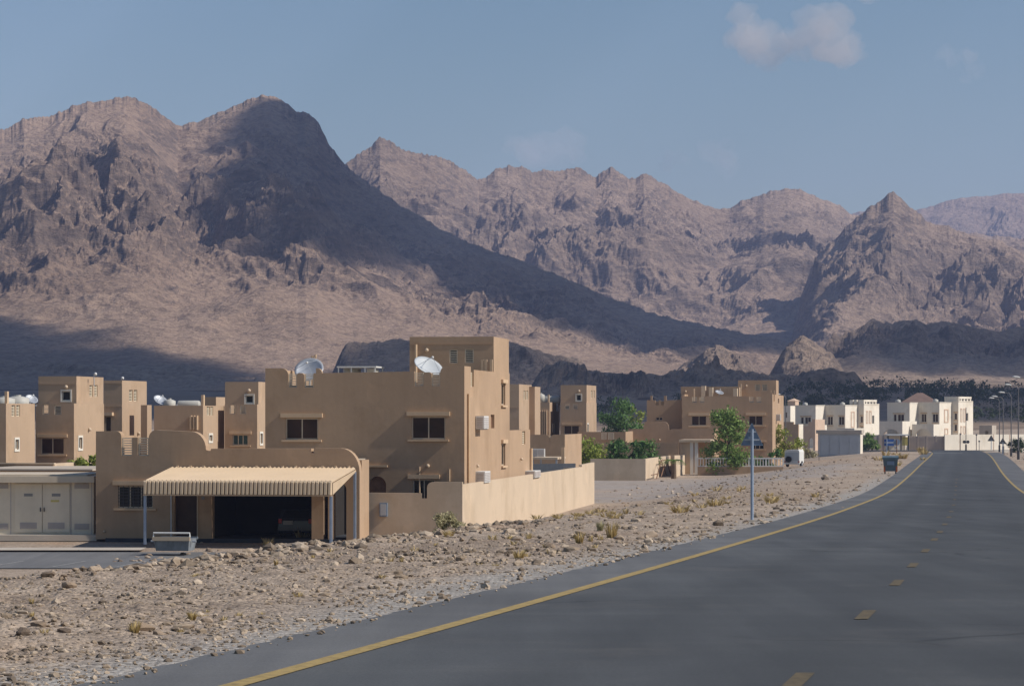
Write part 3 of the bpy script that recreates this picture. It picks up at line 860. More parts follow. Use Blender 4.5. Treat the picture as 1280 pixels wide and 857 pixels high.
BACK = 160
shade_cloud([[(288, 192), (304, 172), (318, 152), (334, 136), (348, 128, BACK), (375, 146, BACK), (404, 172, BACK), (440, 222, BACK), (500, 262, BACK), (560, 298, BACK), (640, 330, BACK), (700, 352, BACK), (760, 378, BACK), (840, 404, BACK), (930, 424, BACK), (1040, 446, BACK),
              (1010, 446), (940, 440), (860, 436), (790, 434), (740, 424), (690, 404), (640, 384), (590, 362), (545, 343), (490, 331), (440, 324), (412, 322), (396, 313), (366, 284), (340, 252), (308, 216)]],
            900, 30, 70, 14, 5, only=0)
shade_cloud([[(-240, 396), (-100, 398), (0, 402), (60, 410), (120, 422), (180, 434), (230, 446), (280, 462), (330, 480), (380, 492), (430, 500), (430, 520), (300, 524), (150, 524), (0, 524), (-240, 524)]],
            820, 30, 60, 14, 6)
shade_cloud([[('d', px_, d_) for px_, d_ in ((400, 1420), (430, 1500), (560, 1500), (640, 1470), (700, 1380), (745, 1190), (800, 1200), (900, 1195), (1000, 1195), (1060, 1210), (1130, 1230), (1250, 1250), (1350, 1250), (1520, 1250), (1520, 660), (1300, 680), (1100, 690), (900, 680), (700, 660), (500, 660), (420, 800))]],
            800, 30, 45, 12, 7, 'cloud_mid')
shade_cloud([[(1072, 446), (1072, 424), (1092, 400, 130), (1140, 401, 130), (1200, 408, 130), (1260, 414, 130), (1330, 406, 130), (1450, 402, 130), (1500, 440), (1400, 472), (1280, 474), (1200, 471), (1120, 464), (1080, 456)]],
            820, 30, 50, 12, 8, 'cloud_mid')

def puff_cloud(name, label, blobs, D, mat, seed):
    """a visible cloud: overlapping puffs fused into one lumpy body"""
    bm = bmesh.new()
    rr = random.Random(seed)
    for (px, py, r, k) in blobs:
        for _ in range(k):
            q = (px + rr.gauss(0, r * .55), py + rr.gauss(0, r * .38))
            c = at(q[0], q[1], D) + Vector((0, rr.gauss(0, 90), 0))
            R = r / F * D * rr.uniform(.35, .75)
            g = bmesh.ops.create_icosphere(bm, subdivisions=3, radius=1)
            for v in g['verts']:
                n = 1 + 0.25 * math.sin(v.co.x * 5 + px) * math.cos(v.co.z * 4 + py)
                v.co = Vector((v.co.x * R, v.co.y * R * 1.2, v.co.z * R * .8)) * n + c
    me = bpy.data.meshes.new(name); bm.to_mesh(me); bm.free()
    o = link(name, me)
    md = o.modifiers.new('fuse', 'REMESH'); md.mode = 'VOXEL'; md.voxel_size = 14
    dg = bpy.context.evaluated_depsgraph_get()
    me2 = bpy.data.meshes.new_from_object(o.evaluated_get(dg))
    o.modifiers.clear(); o.data = me2
    bpy.data.meshes.remove(me)
    co = np.zeros(len(me2.vertices) * 3, np.float32); me2.vertices.foreach_get('co', co); co = co.reshape(-1, 3)
    for i in range(3): co[:, i] += 16 * fbm(co[:, 0] / 70 + 5 * i, co[:, 2] / 70 + co[:, 1] / 90, 4, seed + i)
    me2.vertices.foreach_set('co', co.reshape(-1)); me2.update()
    me2.materials.clear(); me2.materials.append(mat)
    for p in me2.polygons: p.use_smooth = True
    return tag(o, label, 'cloud')
CD = 9000
puff_cloud('cloud', 'small pale two-humped cloud high in the blue sky at upper right', [(945, 42, 30, 10), (972, 60, 26, 9), (1030, 36, 34, 13), (1050, 54, 30, 10), (1000, 54, 26, 8)], CD, M['cloud_thin'], 3)
M['cloud_faint'] = cloud_mat('faint_cloud_vapour', 0.0017)
puff_cloud('cloud', 'faint wisp of cloud near the top right corner of the sky', [(1200, 70, 20, 6), (1222, 84, 16, 5)], CD, M['cloud_faint'], 5)
puff_cloud('cloud', 'faint hazy cloud low over the middle ridge', [(650, 190, 30, 8), (676, 189, 30, 8), (702, 188, 32, 8)], CD, M['cloud_faint'], 8)
puff_cloud('cloud', 'faint hazy cloud low over the gap right of the middle ridge', [(850, 200, 24, 6), (905, 192, 24, 6)], CD, M['cloud_faint'], 11)

# ================================================================== HAZE
def haze():
    b = MB().box(-2700, 2700, -60, 6900, -10, 560)
    m = cloud_mat('haze_air', 0.000105, (0.54, 0.64, 1.0), 0.0)
    o = b.build('haze', m); o['kind'] = 'stuff'
    return o
haze()

# ================================================================== BUILDINGS
class Frame:
    """a building's own axes: u along its street front, v into the depth, z up; th turns the front clockwise"""
    def __init__(s, px, d, th=8.0):
        s.th = math.radians(th); s.c = math.cos(s.th); s.s = math.sin(s.th)
        s.ox = (px - 640) / F * d; s.oy = d
    def xy(s, u, v): return (s.ox + u * s.c + v * s.s, s.oy - u * s.s + v * s.c)
    def Y(s, u, v): return s.oy - u * s.s + v * s.c
    def U(s, px, v=0.0):
        k = px - 640
        return (k * (s.oy + v * s.c) - F * (s.ox + v * s.s)) / (s.c * F + k * s.s)
    def V(s, px, u=0.0):
        k = px - 640
        return (k * (s.oy - u * s.s) - F * (s.ox + u * s.c)) / (s.s * F - k * s.c)
    def Z(s, py, u=0.0, v=0.0): return (HZ - py) / F * s.Y(u, v)
    def empty(s, name, label, cat, group=None):
        return thing(name, label, cat, (s.ox, s.oy, 0), -s.th, group)

def arc(a0, b0, a1, b1, n=7):
    """quarter ellipse leaving (a0,b0) level and arriving at (a1,b1) upright"""
    return [(a0 + (a1 - a0) * math.sin(i / n * math.pi / 2), b1 + (b0 - b1) * math.cos(i / n * math.pi / 2)) for i in range(n + 1)]
def arcr(a0, b0, a1, b1, n=7): return arc(a1, b1, a0, b0, n)[::-1]
def rect(a0, a1, b0, b1): return [(a0, b0), (a1, b0), (a1, b1), (a0, b1)]
def archhole(a0, a1, b0, b1, n=10):
    r = (a1 - a0) / 2; c = (a0 + a1) / 2; h = min(r, b1 - b0)
    return [(a0, b0), (a1, b0)] + [(c + r * math.cos(t), b1 - h + h * math.sin(t)) for t in [math.pi * i / n for i in range(n + 1)]]

T = 0.28
def front_wall(h, loops, v=0.0, mat='plaster', t=T, name='wall'): return MB().front(loops, v, v + t).build(name, mat, h)
def side_wall(h, loops, u, mat='plaster', t=T, name='wall'): return MB().side(loops, u - t, u).build(name, mat, h)

def shell(h, u0, u1, v0, v1, zb, zt, par=0.9, mat='plaster', front=None, fholes=(), sideo=None, sholes=(), dark=True):
    """four walls with a parapet and a roof; front and side may bring their own outlines (counter-clockwise) and openings"""
    fo = front or rect(u0, u1, zb, zt)
    front_wall(h, [fo] + list(fholes), v0, mat)
    so_ = sideo or rect(v0 + T, v1, zb, zt)
    side_wall(h, [so_] + list(sholes), u1, mat)
    side_wall(h, [rect(v0 + T, v1, zb, zt)], u0 + T, mat)
    front_wall(h, [rect(u0 + T, u1 - T, zb, zt)], v1 - T, mat)
    MB().box(u0 + T, u1 - T, v0 + T, v1 - T, zt - par - 0.2, zt - par).build('roof', 'roofslab', h)
    if dark and (fholes or sholes) and u1 - u0 > 3.2 and v1 - v0 > 3.2:   # near-black block paints in the dimness of the rooms behind the openings
        MB().box(u0 + T + 0.9, u1 - T - 0.9, v0 + T + 0.9, v1 - T - 0.9, zb + 0.02, zt - par - 0.25).build('room_shade_block', 'dark', h)

def win_front(h, u0, u1, z0, z1, v=0.0, panes=2, glass='glass', lintel=(0.25, 0.22, 0.14), sill=(0.2, 0.10, 0.12), fm='frame', fw=0.06, bars=0, surround=0.0):
    """window in the front wall: frame with panes, a projecting lintel above and a sill below"""
    b = MB(); d0, d1 = v + 0.10, v + 0.17
    b.box(u0, u0 + fw, d0, d1, z0, z1).box(u1 - fw, u1, d0, d1, z0, z1).box(u0 + fw, u1 - fw, d0, d1, z1 - fw, z1).box(u0 + fw, u1 - fw, d0, d1, z0, z0 + fw)
    w = (u1 - u0 - fw) / panes
    for i in range(1, panes): b.box(u0 + i * w, u0 + i * w + fw, d0, d1, z0 + fw, z1 - fw)
    o = b.build('window', fm, h)
    for i in range(panes):
        MB().box(u0 + fw + i * w, u0 + i * w + w, v + 0.13, v + 0.15, z0 + fw, z1 - fw).build('pane', glass, o)
    if bars:
        g = MB()
        for i in range(1, bars): g.box(u0, u1, v + 0.03, v + 0.05, z0 + (z1 - z0) * i / bars - .012, z0 + (z1 - z0) * i / bars + .012)
        for i in range(1, bars): g.box(u0 + (u1 - u0) * i / bars - .012, u0 + (u1 - u0) * i / bars + .012, v + 0.052, v + 0.07, z0, z1)
        g.build('window_bars', 'darksteel', o)
    if lintel:
        e, ht, pr = lintel
        MB().box(u0 - e, u1 + e, v - pr, v + 0.05, z1 + 0.04, z1 + 0.04 + ht).build('lintel', 'trim', o)
    if sill:
        e, ht, pr = sill
        MB().box(u0 - e, u1 + e, v - pr, v + 0.08, z0 - ht - 0.02, z0 - 0.02).build('sill', 'trim', o)
    if surround:
        q = surround
        MB().front([rect(u0 - q, u1 + q, z0 - q, z1 + q), rect(u0, u1, z0, z1)], v - 0.05, v + 0.02).build('window_surround', 'whiteframe', o)
    return o

def win_side(h, v0, v1, z0, z1, u, glass='glassdark', lintel=(0.2, 0.2, 0.14), sill=(0.2, 0.10, 0.12), fm='frame', panes=2, surround=0.0):
    b = MB(); fw = 0.06; d0, d1 = u - 0.17, u - 0.10
    b.box(d0, d1, v0, v0 + fw, z0, z1).box(d0, d1, v1 - fw, v1, z0, z1).box(d0, d1, v0 + fw, v1 - fw, z1 - fw, z1).box(d0, d1, v0 + fw, v1 - fw, z0, z0 + fw)
    w = (v1 - v0 - fw) / panes
    for i in range(1, panes): b.box(d0, d1, v0 + i * w, v0 + i * w + fw, z0 + fw, z1 - fw)
    o = b.build('window', fm, h)
    for i in range(panes):
        MB().box(u - 0.15, u - 0.13, v0 + fw + i * w, v0 + i * w + w, z0 + fw, z1 - fw).build('pane', glass, o)
    if lintel:
        e, ht, pr = lintel
        MB().box(u - 0.05, u + pr, v0 - e, v1 + e, z1 + 0.04, z1 + 0.04 + ht).build('lintel', 'trim', o)
    if sill:
        e, ht, pr = sill
        MB().box(u - 0.08, u + pr, v0 - e, v1 + e, z0 - ht - 0.02, z0 - 0.02).build('sill', 'trim', o)
    if surround:
        q = surround
        MB().side([rect(v0 - q, v1 + q, z0 - q, z1 + q), rect(v0, v1, z0, z1)], u - 0.02, u + 0.05).build('window_surround', 'whiteframe', o)
    return o

def grille_front(h, u0, u1, z0, z1, v=0.1, n=8, mat='slat', name='parapet_grille'):
    b = MB(); e = 0.05
    b.box(u0, u0 + e, v, v + .08, z0, z1).box(u1 - e, u1, v, v + .08, z0, z1)
    for i in range(n + 1):
        z = z0 + (z1 - z0 - 0.05) * i / n
        b.box(u0 + e, u1 - e, v + .01, v + .07, z, z + (z1 - z0) / n * .42)
    return b.build(name, mat, h)
def grille_side(h, v0, v1, z0, z1, u, n=8, mat='slat', name='parapet_grille'):
    b = MB(); e = 0.05
    b.box(u - .08, u, v0, v0 + e, z0, z1).box(u - .08, u, v1 - e, v1, z0, z1)
    for i in range(n + 1):
        z = z0 + (z1 - z0 - 0.05) * i / n
        b.box(u - .07, u - .01, v0 + e, v1 - e, z, z + (z1 - z0) / n * .42)
    return b.build(name, mat, h)
def bulb_front(h, u, z, v, r=0.16): return MB().ball((u, v - r * .5, z), r * .8).build('wall_lamp', 'boundary', h, True)
def bulb_side(h, v, z, u, r=0.16): return MB().ball((u + r * .5, v, z), r * .8).build('wall_lamp', 'boundary', h, True)

GZ = -6.30     # ground of the villas (a little below the sheet of gravel)

# ---------------------------------------------------------------- main villa
f = Frame(580.5, 150, 8)
U, V, Z = f.U, f.V, f.Z
h = f.empty('house', 'large sand-coloured two-storey house with a roof tower, behind the striped carport canopy', 'house')
uL = U(331.5); uR = 0.0
Pt = lambda px, py, v=0.0: (U(px, v), Z(py, U(px, v), v))
Pz = lambda px, py, v=0.0: Z(py, U(px, v), v)
vEnd = V(637)                     # depth of the lit side up to the tower's end
top = []
top += [Pt(331.5, 460)]
top += arc(*Pt(352, 460), *Pt(360.3, 469)) + [Pt(360.3, 484), Pt(371, 484)]
top += arcr(*Pt(371, 469), *Pt(374.5, 466)) + arc(*Pt(376.5, 466), *Pt(380.3, 470)) + [Pt(380.3, 484), Pt(392, 484), Pt(392, 466.2)]
top += [Pt(518, 464), Pt(518, 482), Pt(529.3, 482)] + arcr(*Pt(529.3, 468), *Pt(533, 465)) + arc(*Pt(535.5, 465), *Pt(539.3, 468)) + [Pt(539.3, 482), Pt(550, 482)]
top += arcr(*Pt(550.1, 467), *Pt(556.5, 457.6)) + [(0.0, Pz(580.5, 457.3))]
outline = [(uL, GZ), (uR, GZ)] + top[::-1]
wl = (U(357), U(397.5), Pz(377, 549), Pz(377, 522.5))
wr = (U(514.5), U(556.5), Pz(535, 548.5), Pz(535, 520.5))
wg = (U(516), U(544), Pz(530, 624), Pz(530, 599))
arch_ = (U(461), U(482.5), GZ, Pz(471, 595))
zs = Z(463.8, 0, V(610))          # parapet of the lit side
fh = [rect(*w) for w in (wl, wr, wg)] + [archhole(*arch_)]
# lit side, with a slatted opening, a slot and two windows
vg0, vg1 = V(588.5), V(592.3); zg0, zg1 = Z(483, 0, vg0), Z(465, 0, vg0)
wu = (V(626.8), V(631.6), Z(506, 0, V(629)), Z(479.5, 0, V(629)))
wd = (V(627), V(631.6), Z(581.5, 0, V(629)), Z(554.5, 0, V(629)))
slot = (V(613.5), V(618), Z(535, 0, V(616)), Z(518, 0, V(616)))
zc_ = Pz(580.5, 457.3)
so2 = [(T, GZ), (vEnd, GZ), (vEnd, zs), (vg1, zs), (vg1, zg0), (vg0, zg0), (vg0, zc_), (T, zc_)]
shell(h, uL, uR, 0, vEnd, GZ, zs, 0.85, 'plaster', outline, fh, so2, [rect(*wu), rect(*wd), rect(*slot)])
win_front(h, *wl); win_front(h, *wr); win_front(h, *wg, glass='glassdark')
win_side(h, *wu, 0.0, panes=1); win_side(h, *wd, 0.0, panes=1)
MB().box(-0.2, -0.15, slot[0], slot[1], slot[2], slot[3]).build('slot_panel', 'rust', h)
for a, b_ in ((360.3, 371), (380.3, 392)): grille_front(h, U(a) + .01, U(b_) - .01, Pz(a, 484), Pz(a, 467))
for a, b_ in ((518, 529.3), (539.3, 550)): grille_front(h, U(a) + .01, U(b_) - .01, Pz(a, 482), Pz(a, 465.5))
grille_side(h, vg0, vg1, zg0, zg1, -0.1, 7)
MB().front([archhole(arch_[0] + .02, arch_[1] - .02, GZ + .02, arch_[3] - .02)], .2, .24).build('door', 'rust', h)
MB().box(U(460.5), U(484.5), -0.14, 0.02, Pz(470, 583.5), Pz(470, 581)).build('ledge', 'trim', h)
bulb_front(h, U(535), Pz(535, 582), 0.0, 0.13)
bulb_side(h, V(596), Z(582, 0, V(596)), 0.0, 0.11); bulb_side(h, V(651), Z(573.5, 0, V(651)), 0.0, 0.11)
MB().tube([(0.09, V(584), GZ + .3), (0.09, V(584), Z(492, 0, V(584)))], 0.09, 6).build('downpipe', 'trim', h)
MB().tube([(U(524.8), -0.08, GZ + 2.0), (U(524.8), -0.08, Pz(525, 583))], 0.05, 6).build('downpipe', 'trim', h)
MB().tube([(U(562), -0.06, Pz(562, 601)), (U(562), -0.06, Pz(562, 586))], 0.05, 6).build('downpipe', 'trim', h)
# curved return piece of the parapet seen behind the left notch
_v = 3.0
MB().front([[Pt(393, 467, _v), Pt(404, 467, _v)] + arcr(*Pt(396, 458.5, _v), *Pt(404, 462, _v))[::-1] if False else [Pt(395, 468, _v), Pt(402.3, 468, _v)] + arc(*Pt(396.5, 460, _v), *Pt(402.3, 466, _v))[::-1] + [Pt(395, 460, _v)]], _v, _v + T).build('parapet_horn', 'plaster2', h)
# tower
tv0 = V(617.5); tv1 = V(636.5)
tz = Z(420.5, 0, tv0); tzb = zs - 0.8
tuL = U(512, tv0)
g1 = (U(561.7, tv0), U(572, tv0), Pz(566, 453.5, tv0), Pz(566, 436.5, tv0)); g2 = (U(581, tv0), U(592, tv0), Pz(586, 453.2, tv0), Pz(586, 436.2, tv0))
front_wall(h, [rect(tuL, -0.02, tzb, tz), rect(*g1), rect(*g2)], tv0)
side_wall(h, [rect(tv0 + T, tv1, zs - .02, tz)], -0.02); side_wall(h, [rect(tv0 + T, tv1, tzb, tz)], tuL + T)
front_wall(h, [rect(tuL + T, -0.02 - T, tzb, tz)], tv1 - T)
MB().box(tuL + T, -.02 - T, tv0 + T, tv1 - T, tz - .7, tz - .5).build('roof', 'roofslab', h)
MB().box(tuL + T + .6, -.5 - T, tv0 + T + .7, tv1 - T - .2, tzb + .05, tz - .75).build('room_shade_block', 'dark', h)  # near-black block, painted shade behind the tower grilles
for g in (g1, g2): grille_front(h, g[0], g[1], g[2], g[3], tv0 + .04, 7)
MB().box(tuL + .02, -.04, tv0 - .03, tv0 + .01, Pz(560, 430.2, tv0), Pz(560, 429.3, tv0)).build('string_course', 'plaster', h)
bulb_front(h, U(533.6, tv0), Pz(533.6, 437.5, tv0), tv0, 0.14)
MB().tube([(U(519.7, tv0 - .2), tv0 - .12, zs - .6), (U(519.7, tv0 - .2), tv0 - .12, Pz(519.7, 430.5, tv0))], 0.09, 6).build('downpipe', 'trim', h)
for q, y1 in ((602.8, 449.5), (607.2, 449), (613.8, 449)):
    vq = tv0 - .6; MB().box(U(q, vq) - .07, U(q, vq) + .07, vq, vq + .14, zs - .8, Pz(q, y1, vq)).build('parapet_post', 'trim', h)
# lower wing on the lit side
wv1 = V(663.6); zw = Z(537, 0, V(655))
gs = (V(654), V(657.5), Z(555, 0, V(655)), Z(538.6, 0, V(655)))
MB().side([[(vEnd, GZ), (wv1, GZ), (wv1, zw), (vEnd, zw)], rect(*gs)], -.05 - T, -.05).build('wall', 'plaster', h)
side_wall(h, [rect(vEnd, wv1 - T, GZ, zw)], -7.0); front_wall(h, [rect(-7.0 - T, -.05 - T, GZ, zw)], wv1 - T)
MB().box(-7, -.05 - T, vEnd, wv1 - T, zw - .9, zw - .7).build('roof', 'roofslab', h)
MB().box(-6, -1.2, wv1 - 4, wv1 - 3.7, zw - .7, zw + .45).build('wall', 'plaster', h)
grille_side(h, gs[0], gs[1], gs[2], gs[3], -.12, 7)
MB().tube([(.06, wv1 - .15, GZ + .2), (.06, wv1 - .15, Z(560, 0, wv1))], .09, 6).build('downpipe', 'trim', h)

def ac_unit(loc, rz, label, w=0.9, hgt=0.62, d=0.45, group='air conditioners on the house walls'):
    t = thing('air_conditioner', label, 'air conditioner', loc, rz, group)
    MB().box(-d / 2, d / 2, -w / 2, w / 2, 0, hgt).build('housing', 'white', t)
    b = MB()
    for i in range(6): b.box(d / 2, d / 2 + .02, -w / 2 + .06, w / 2 - .06, .06 + i * (hgt - .1) / 6, .06 + i * (hgt - .1) / 6 + .045)
    b.build('grille', 'cabindark', t)
    b = MB()
    for i in range(6): b.box(-d / 2 + .05, d / 2 - .05, -w / 2 - .02, -w / 2, .06 + i * (hgt - .1) / 6, .06 + i * (hgt - .1) / 6 + .05)
    b.build('side_vent', 'cabindark', t)
    for sy in (-w / 2 + .12, w / 2 - .12): MB().box(-d / 2, d / 2 - .05, sy - .02, sy + .02, -.06, 0).build('bracket', 'steel', t)
    return t
def put_ac(fr, u, px, py, label, **k):
    v = fr.V(px, u); x, y = fr.xy(u + .25, v)
    return ac_unit((x, y, fr.Z(py, u, v)), -fr.th, label, **k)
put_ac(f, 0.0, 597, 535.5, 'boxy air conditioner high on the sunlit side of the large house', w=1.7, hgt=.68, d=.45)
put_ac(f, 0.0, 598, 602.5, 'air conditioner low on the sunlit house side, half hidden by the boundary wall', w=2.0, hgt=.6, d=.5)
put_ac(f, 0.0, 661, 596, 'white air conditioner low at the rear end of the large house', w=2.6, hgt=.4, d=.6)

def dish(loc, r, az, el, label, mat='dish', mast=1.2):
    t = thing('satellite_dish', label, 'satellite dish', loc, 0, 'satellite dishes on the roofs')
    ax = Vector((math.cos(el) * math.sin(az), -math.cos(el) * math.cos(az), math.sin(el)))
    a = ax.cross(Vector((0, 0, 1))).normalized(); b_ = ax.cross(a)
    c = Vector((0, 0, mast))
    vs = []; fs = []; R = 6; n = 24
    for sgn in (0, .03):
        for i in range(R + 1):
            q = r * i / R
            for k in range(n):
                tt = 2 * math.pi * k / n
                vs.append(c + (a * math.cos(tt) + b_ * math.sin(tt)) * q + ax * (q * q / r * .28 - sgn))
    for s_ in range(2):
        o0 = s_ * (R + 1) * n
        for i in range(R):
            for k in range(n):
                k2 = (k + 1) % n; q = (o0+i*n+k, o0+i*n+k2, o0+(i+1)*n+k2, o0+(i+1)*n+k)
                fs.append(q if s_ == 0 else q[::-1])
    o2 = (R + 1) * n
    for k in range(n):
        k2 = (k + 1) % n; fs.append((R*n+k, R*n+k2, o2+R*n+k2, o2+R*n+k))
    MB().add(vs, fs).build('reflector', mat, t, True)
    b3 = MB(); fp = c + ax * r * .95
    for k in (0, 8, 16):
        tt = 2 * math.pi * k / n
        b3.tube([c + (a * math.cos(tt) + b_ * math.sin(tt)) * r * .95 + ax * r * .25, fp], .012, 4)
    b3.build('feed_arm', 'steel', t)
    MB().ball(fp, .07).build('receiver', 'white', t, True)
    MB().tube([(0, 0, 0), c - ax * .05], .05, 6).box(-.35, .35, -.35, .35, 0, .05).build('mast', 'steel', t)
    return t
vd = 3.2; zroof = zs - .85
ud = U(534, vd); x, y = f.xy(ud, vd)
dish((x, y, zroof), .82, math.radians(38), math.radians(52), 'large white satellite dish behind the parapet in front of the roof tower', mast=Z(461, ud, vd) - zroof)
vd = 5; ud = U(387, vd); x, y = f.xy(ud, vd)
dish((x, y, zroof), .80, math.radians(-10), math.radians(40), 'grey mesh satellite dish behind the left parapet notches', 'steel', mast=Z(464.5, ud, vd) - zroof)
# two thin pipes and a roof shelter
for q, y1 in ((390.7, 446), (394.5, 444.5)):
    vq = 7; x, y = f.xy(U(q, vq), vq)
    t = thing('vent_pipe', 'slim pale vent pipe on the roof, %s of the pair by the mesh dish' % ('left' if q < 392 else 'right'), 'pipe', (x, y, zroof), 0, 'vent pipes on the roof')
    hh = Z(y1, U(q, vq), vq) - zroof
    MB().tube([(0, 0, 0), (0, 0, hh)], .05, 6).build('pipe', 'trim', t); MB().disc((0, 0, hh), (0, 0, 1), .075, .12, 8).build('cap', 'trim', t)
vq = 9; a, b_ = U(421, vq), U(470, vq); x, y = f.xy(a, vq)
t = thing('roof_shelter', 'low flat-roofed white water tank shelter on the large house roof', 'shelter', (x, y, zroof), -f.th)
hh = Pz(445, 457.5, vq) - zroof; w_ = b_ - a
MB().flat([[(0, 0), (w_, 0), (w_, 2.5), (0, 2.5)]], hh - .08, hh).build('shelter_roof', 'white', t)
for p_ in ((.05, .05), (w_ - .1, .05), (.05, 2.4), (w_ - .1, 2.4), (w_ * .35, .05), (w_ * .7, .05)): MB().box(p_[0], p_[0] + .06, p_[1], p_[1] + .06, 0, hh - .08).build('post', 'white', t)
MB().tube([(w_ * .28, 1.2, 0), (w_ * .28, 1.2, hh - .12)], .5, 14).build('water_tank', 'tank', t, True)
MB().box(w_ * .72, w_ - .2, .5, 1.9, 0, hh - .14).build('water_tank', 'tank', t)

# ---------------------------------------------------------------- garage block in front of the villa
gv = -6.6
g = f.empty('garage', 'single-storey garage block with curved parapet and dark carport opening, left of centre', 'garage')
P_ = lambda px, py: Pt(px, py, gv)
PZ = lambda px, py: Pz(px, py, gv)
ga = U(119.8, gv); gb = U(449.5, gv)
top = [P_(119.8, 538.7), P_(145.5, 538.7)] + arc(*P_(146, 538.8), *P_(151.7, 546)) + [P_(151.7, 569), P_(165.4, 569), P_(165.4, 546.5), P_(172.2, 546.5), P_(172.2, 569), P_(185.7, 569)]
top += arcr(*P_(185.7, 548), *P_(195, 537.2)) + [P_(238, 539)] + arc(*P_(239, 539.1), *P_(257.5, 562)) + [P_(263, 563.5), P_(264, 560.5), P_(389, 560.3), P_(389.2, 566), P_(393, 566), P_(393.2, 560.2), P_(425, 560)] + arc(*P_(426, 560), gb, PZ(449.5, 590))
outline = [(ga, GZ), (gb, GZ)] + top[::-1]
win = (U(147.5, gv), U(191, gv), PZ(170, 634.5), PZ(170, 607))
zo = PZ(330, 607)
op1 = rect(U(217.5, gv), U(246, gv), GZ + .02, zo); op2 = rect(U(264.5, gv), U(389.5, gv), GZ + .02, zo); op3 = archhole(U(416.5, gv), U(433, gv), GZ + .02, PZ(425, 603))
op4 = rect(U(404, gv), U(410, gv), GZ + .02, zo)
TG = 0.6
MB().front([outline, rect(*win), op1, op2, op3, op4], gv, gv + TG).build('wall', 'plaster', g)
zr_ = PZ(330, 566)
side_wall(g, [rect(gv + TG, V(461.3, gb), GZ, PZ(449.5, 575))], gb); side_wall(g, [rect(gv + TG, -.05, GZ, PZ(120, 545))], ga + T)
uq = U(458, -.05)
front_wall(g, [rect(ga + T, uq, GZ, zr_ - .4)], -.05 - T, 'dark')  # back wall coloured near-black to stand for the carport's deep shade
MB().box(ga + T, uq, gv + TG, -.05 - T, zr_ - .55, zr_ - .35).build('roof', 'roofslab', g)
for q in (206, 255, 397):   # inner piers dividing the bays, coloured near-black for the shade in there
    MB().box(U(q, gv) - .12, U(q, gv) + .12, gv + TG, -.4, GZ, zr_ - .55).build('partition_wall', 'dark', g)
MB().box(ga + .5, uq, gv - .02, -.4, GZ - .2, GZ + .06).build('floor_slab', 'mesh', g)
win_front(g, *win, v=gv, panes=3, glass='glassdark', bars=7)
for a, b_ in ((151.7, 165.4), (172.2, 185.7)): grille_front(g, U(a, gv) + .01, U(b_, gv) - .01, PZ(a, 569), PZ(a, 547), gv + .1, 7)
MB().box(U(246.5, gv), U(247.5, gv), gv - .06, gv - .01, GZ, zo).build('door_frame', 'frame', g)
MB().box(U(218, gv), U(246, gv), gv + .35, gv + .4, GZ, zo).build('door', 'darkdoor', g)
MB().tube([(U(214.5, gv), gv - .08, GZ), (U(214.5, gv), gv - .08, PZ(214, 604))], .04, 6).build('downpipe', 'steel', g)
MB().tube([(U(404.5, gv - .1), gv - .1, GZ + .3), (U(404.5, gv - .1), gv - .1, PZ(404, 620))], .035, 6).build('downpipe', 'trim', g)
bulb_front(g, U(130.5, gv), PZ(130.5, 664), gv, .09)
MB().box(U(252, gv), U(256, gv), gv - .03, gv - .005, PZ(254, 624), PZ(254, 620)).build('house_number_plate', 'plate', g)

# canopy of ribbed sheet on four posts
cv = -12.0
t = f.empty('carport_canopy', 'cream ribbed metal canopy with striped hanging edge, sloping from the garage front', 'canopy')
ua, ub = U(179.5, cv), U(415.2, cv); ra, rb = U(214, gv), U(444.6, gv)
zf_, zb_ = Pz(300, 601, cv), Pz(330, 584.3, gv - .1)
vb_ = gv - .1
n = 90; vs = []; fs = []
for i in range(n + 1):
    k = i / n; rib = .05 if i % 2 else -.02
    uf = ua + (ub - ua) * k; ubk = ra + (rb - ra) * k
    for (vv, uu, zz) in ((cv, uf, zf_), (vb_, ubk, zb_)):
        vs += [(uu, vv, zz + rib), (uu, vv, zz + rib - .05)]
for i in range(n):
    a, b_ = i * 4, i * 4 + 4
    fs += [(a, b_, b_ + 2, a + 2), (a + 1, a + 3, b_ + 3, b_ + 1), (a, a + 1, b_ + 1, b_), (a + 2, b_ + 2, b_ + 3, a + 3)]
fs += [(0, 2, 3, 1), (4*n, 4*n + 1, 4*n + 3, 4*n + 2)]
MB().add(vs, fs).build('canopy_sheet', 'canopy', t)
zv0, zv1 = Pz(300, 617.6, cv), zf_ - .03
n = 46; w_ = (ub - ua) / n
for i in range(n):       # scalloped ribs of the hanging edge
    a = ua + i * w_
    MB().add([(a, cv - .02, zv0), (a + w_ * .2, cv - .16, zv0), (a + w_ * .75, cv - .16, zv0), (a + w_, cv - .02, zv0),
              (a, cv - .02, zv1 + .05), (a + w_ * .2, cv - .10, zv1 - .02), (a + w_ * .75, cv - .10, zv1 - .02), (a + w_, cv - .02, zv1 + .05)],
             [(0, 1, 5, 4), (1, 2, 6, 5), (2, 3, 7, 6), (3, 0, 4, 7), (4, 5, 6, 7), (3, 2, 1, 0)]).build('hanging_rib', 'canopy', t)
MB().box(ua, ub, cv - .12, cv + .0, zv0 - .07, zv0 - .02).build('edge_trim', 'trim', t)
MB().add([(ub, cv, zf_ - .1), (ub, cv, zv0), (rb, vb_, zb_ - .18), (rb, vb_, zb_ - .1), (ub + .04, cv, zf_ - .1), (ub + .04, cv, zv0), (rb + .04, vb_, zb_ - .18), (rb + .04, vb_, zb_ - .1)],
         [(0, 1, 2, 3), (7, 6, 5, 4), (0, 4, 5, 1), (1, 5, 6, 2), (2, 6, 7, 3), (3, 7, 4, 0)]).build('side_flap', 'canopy', t)
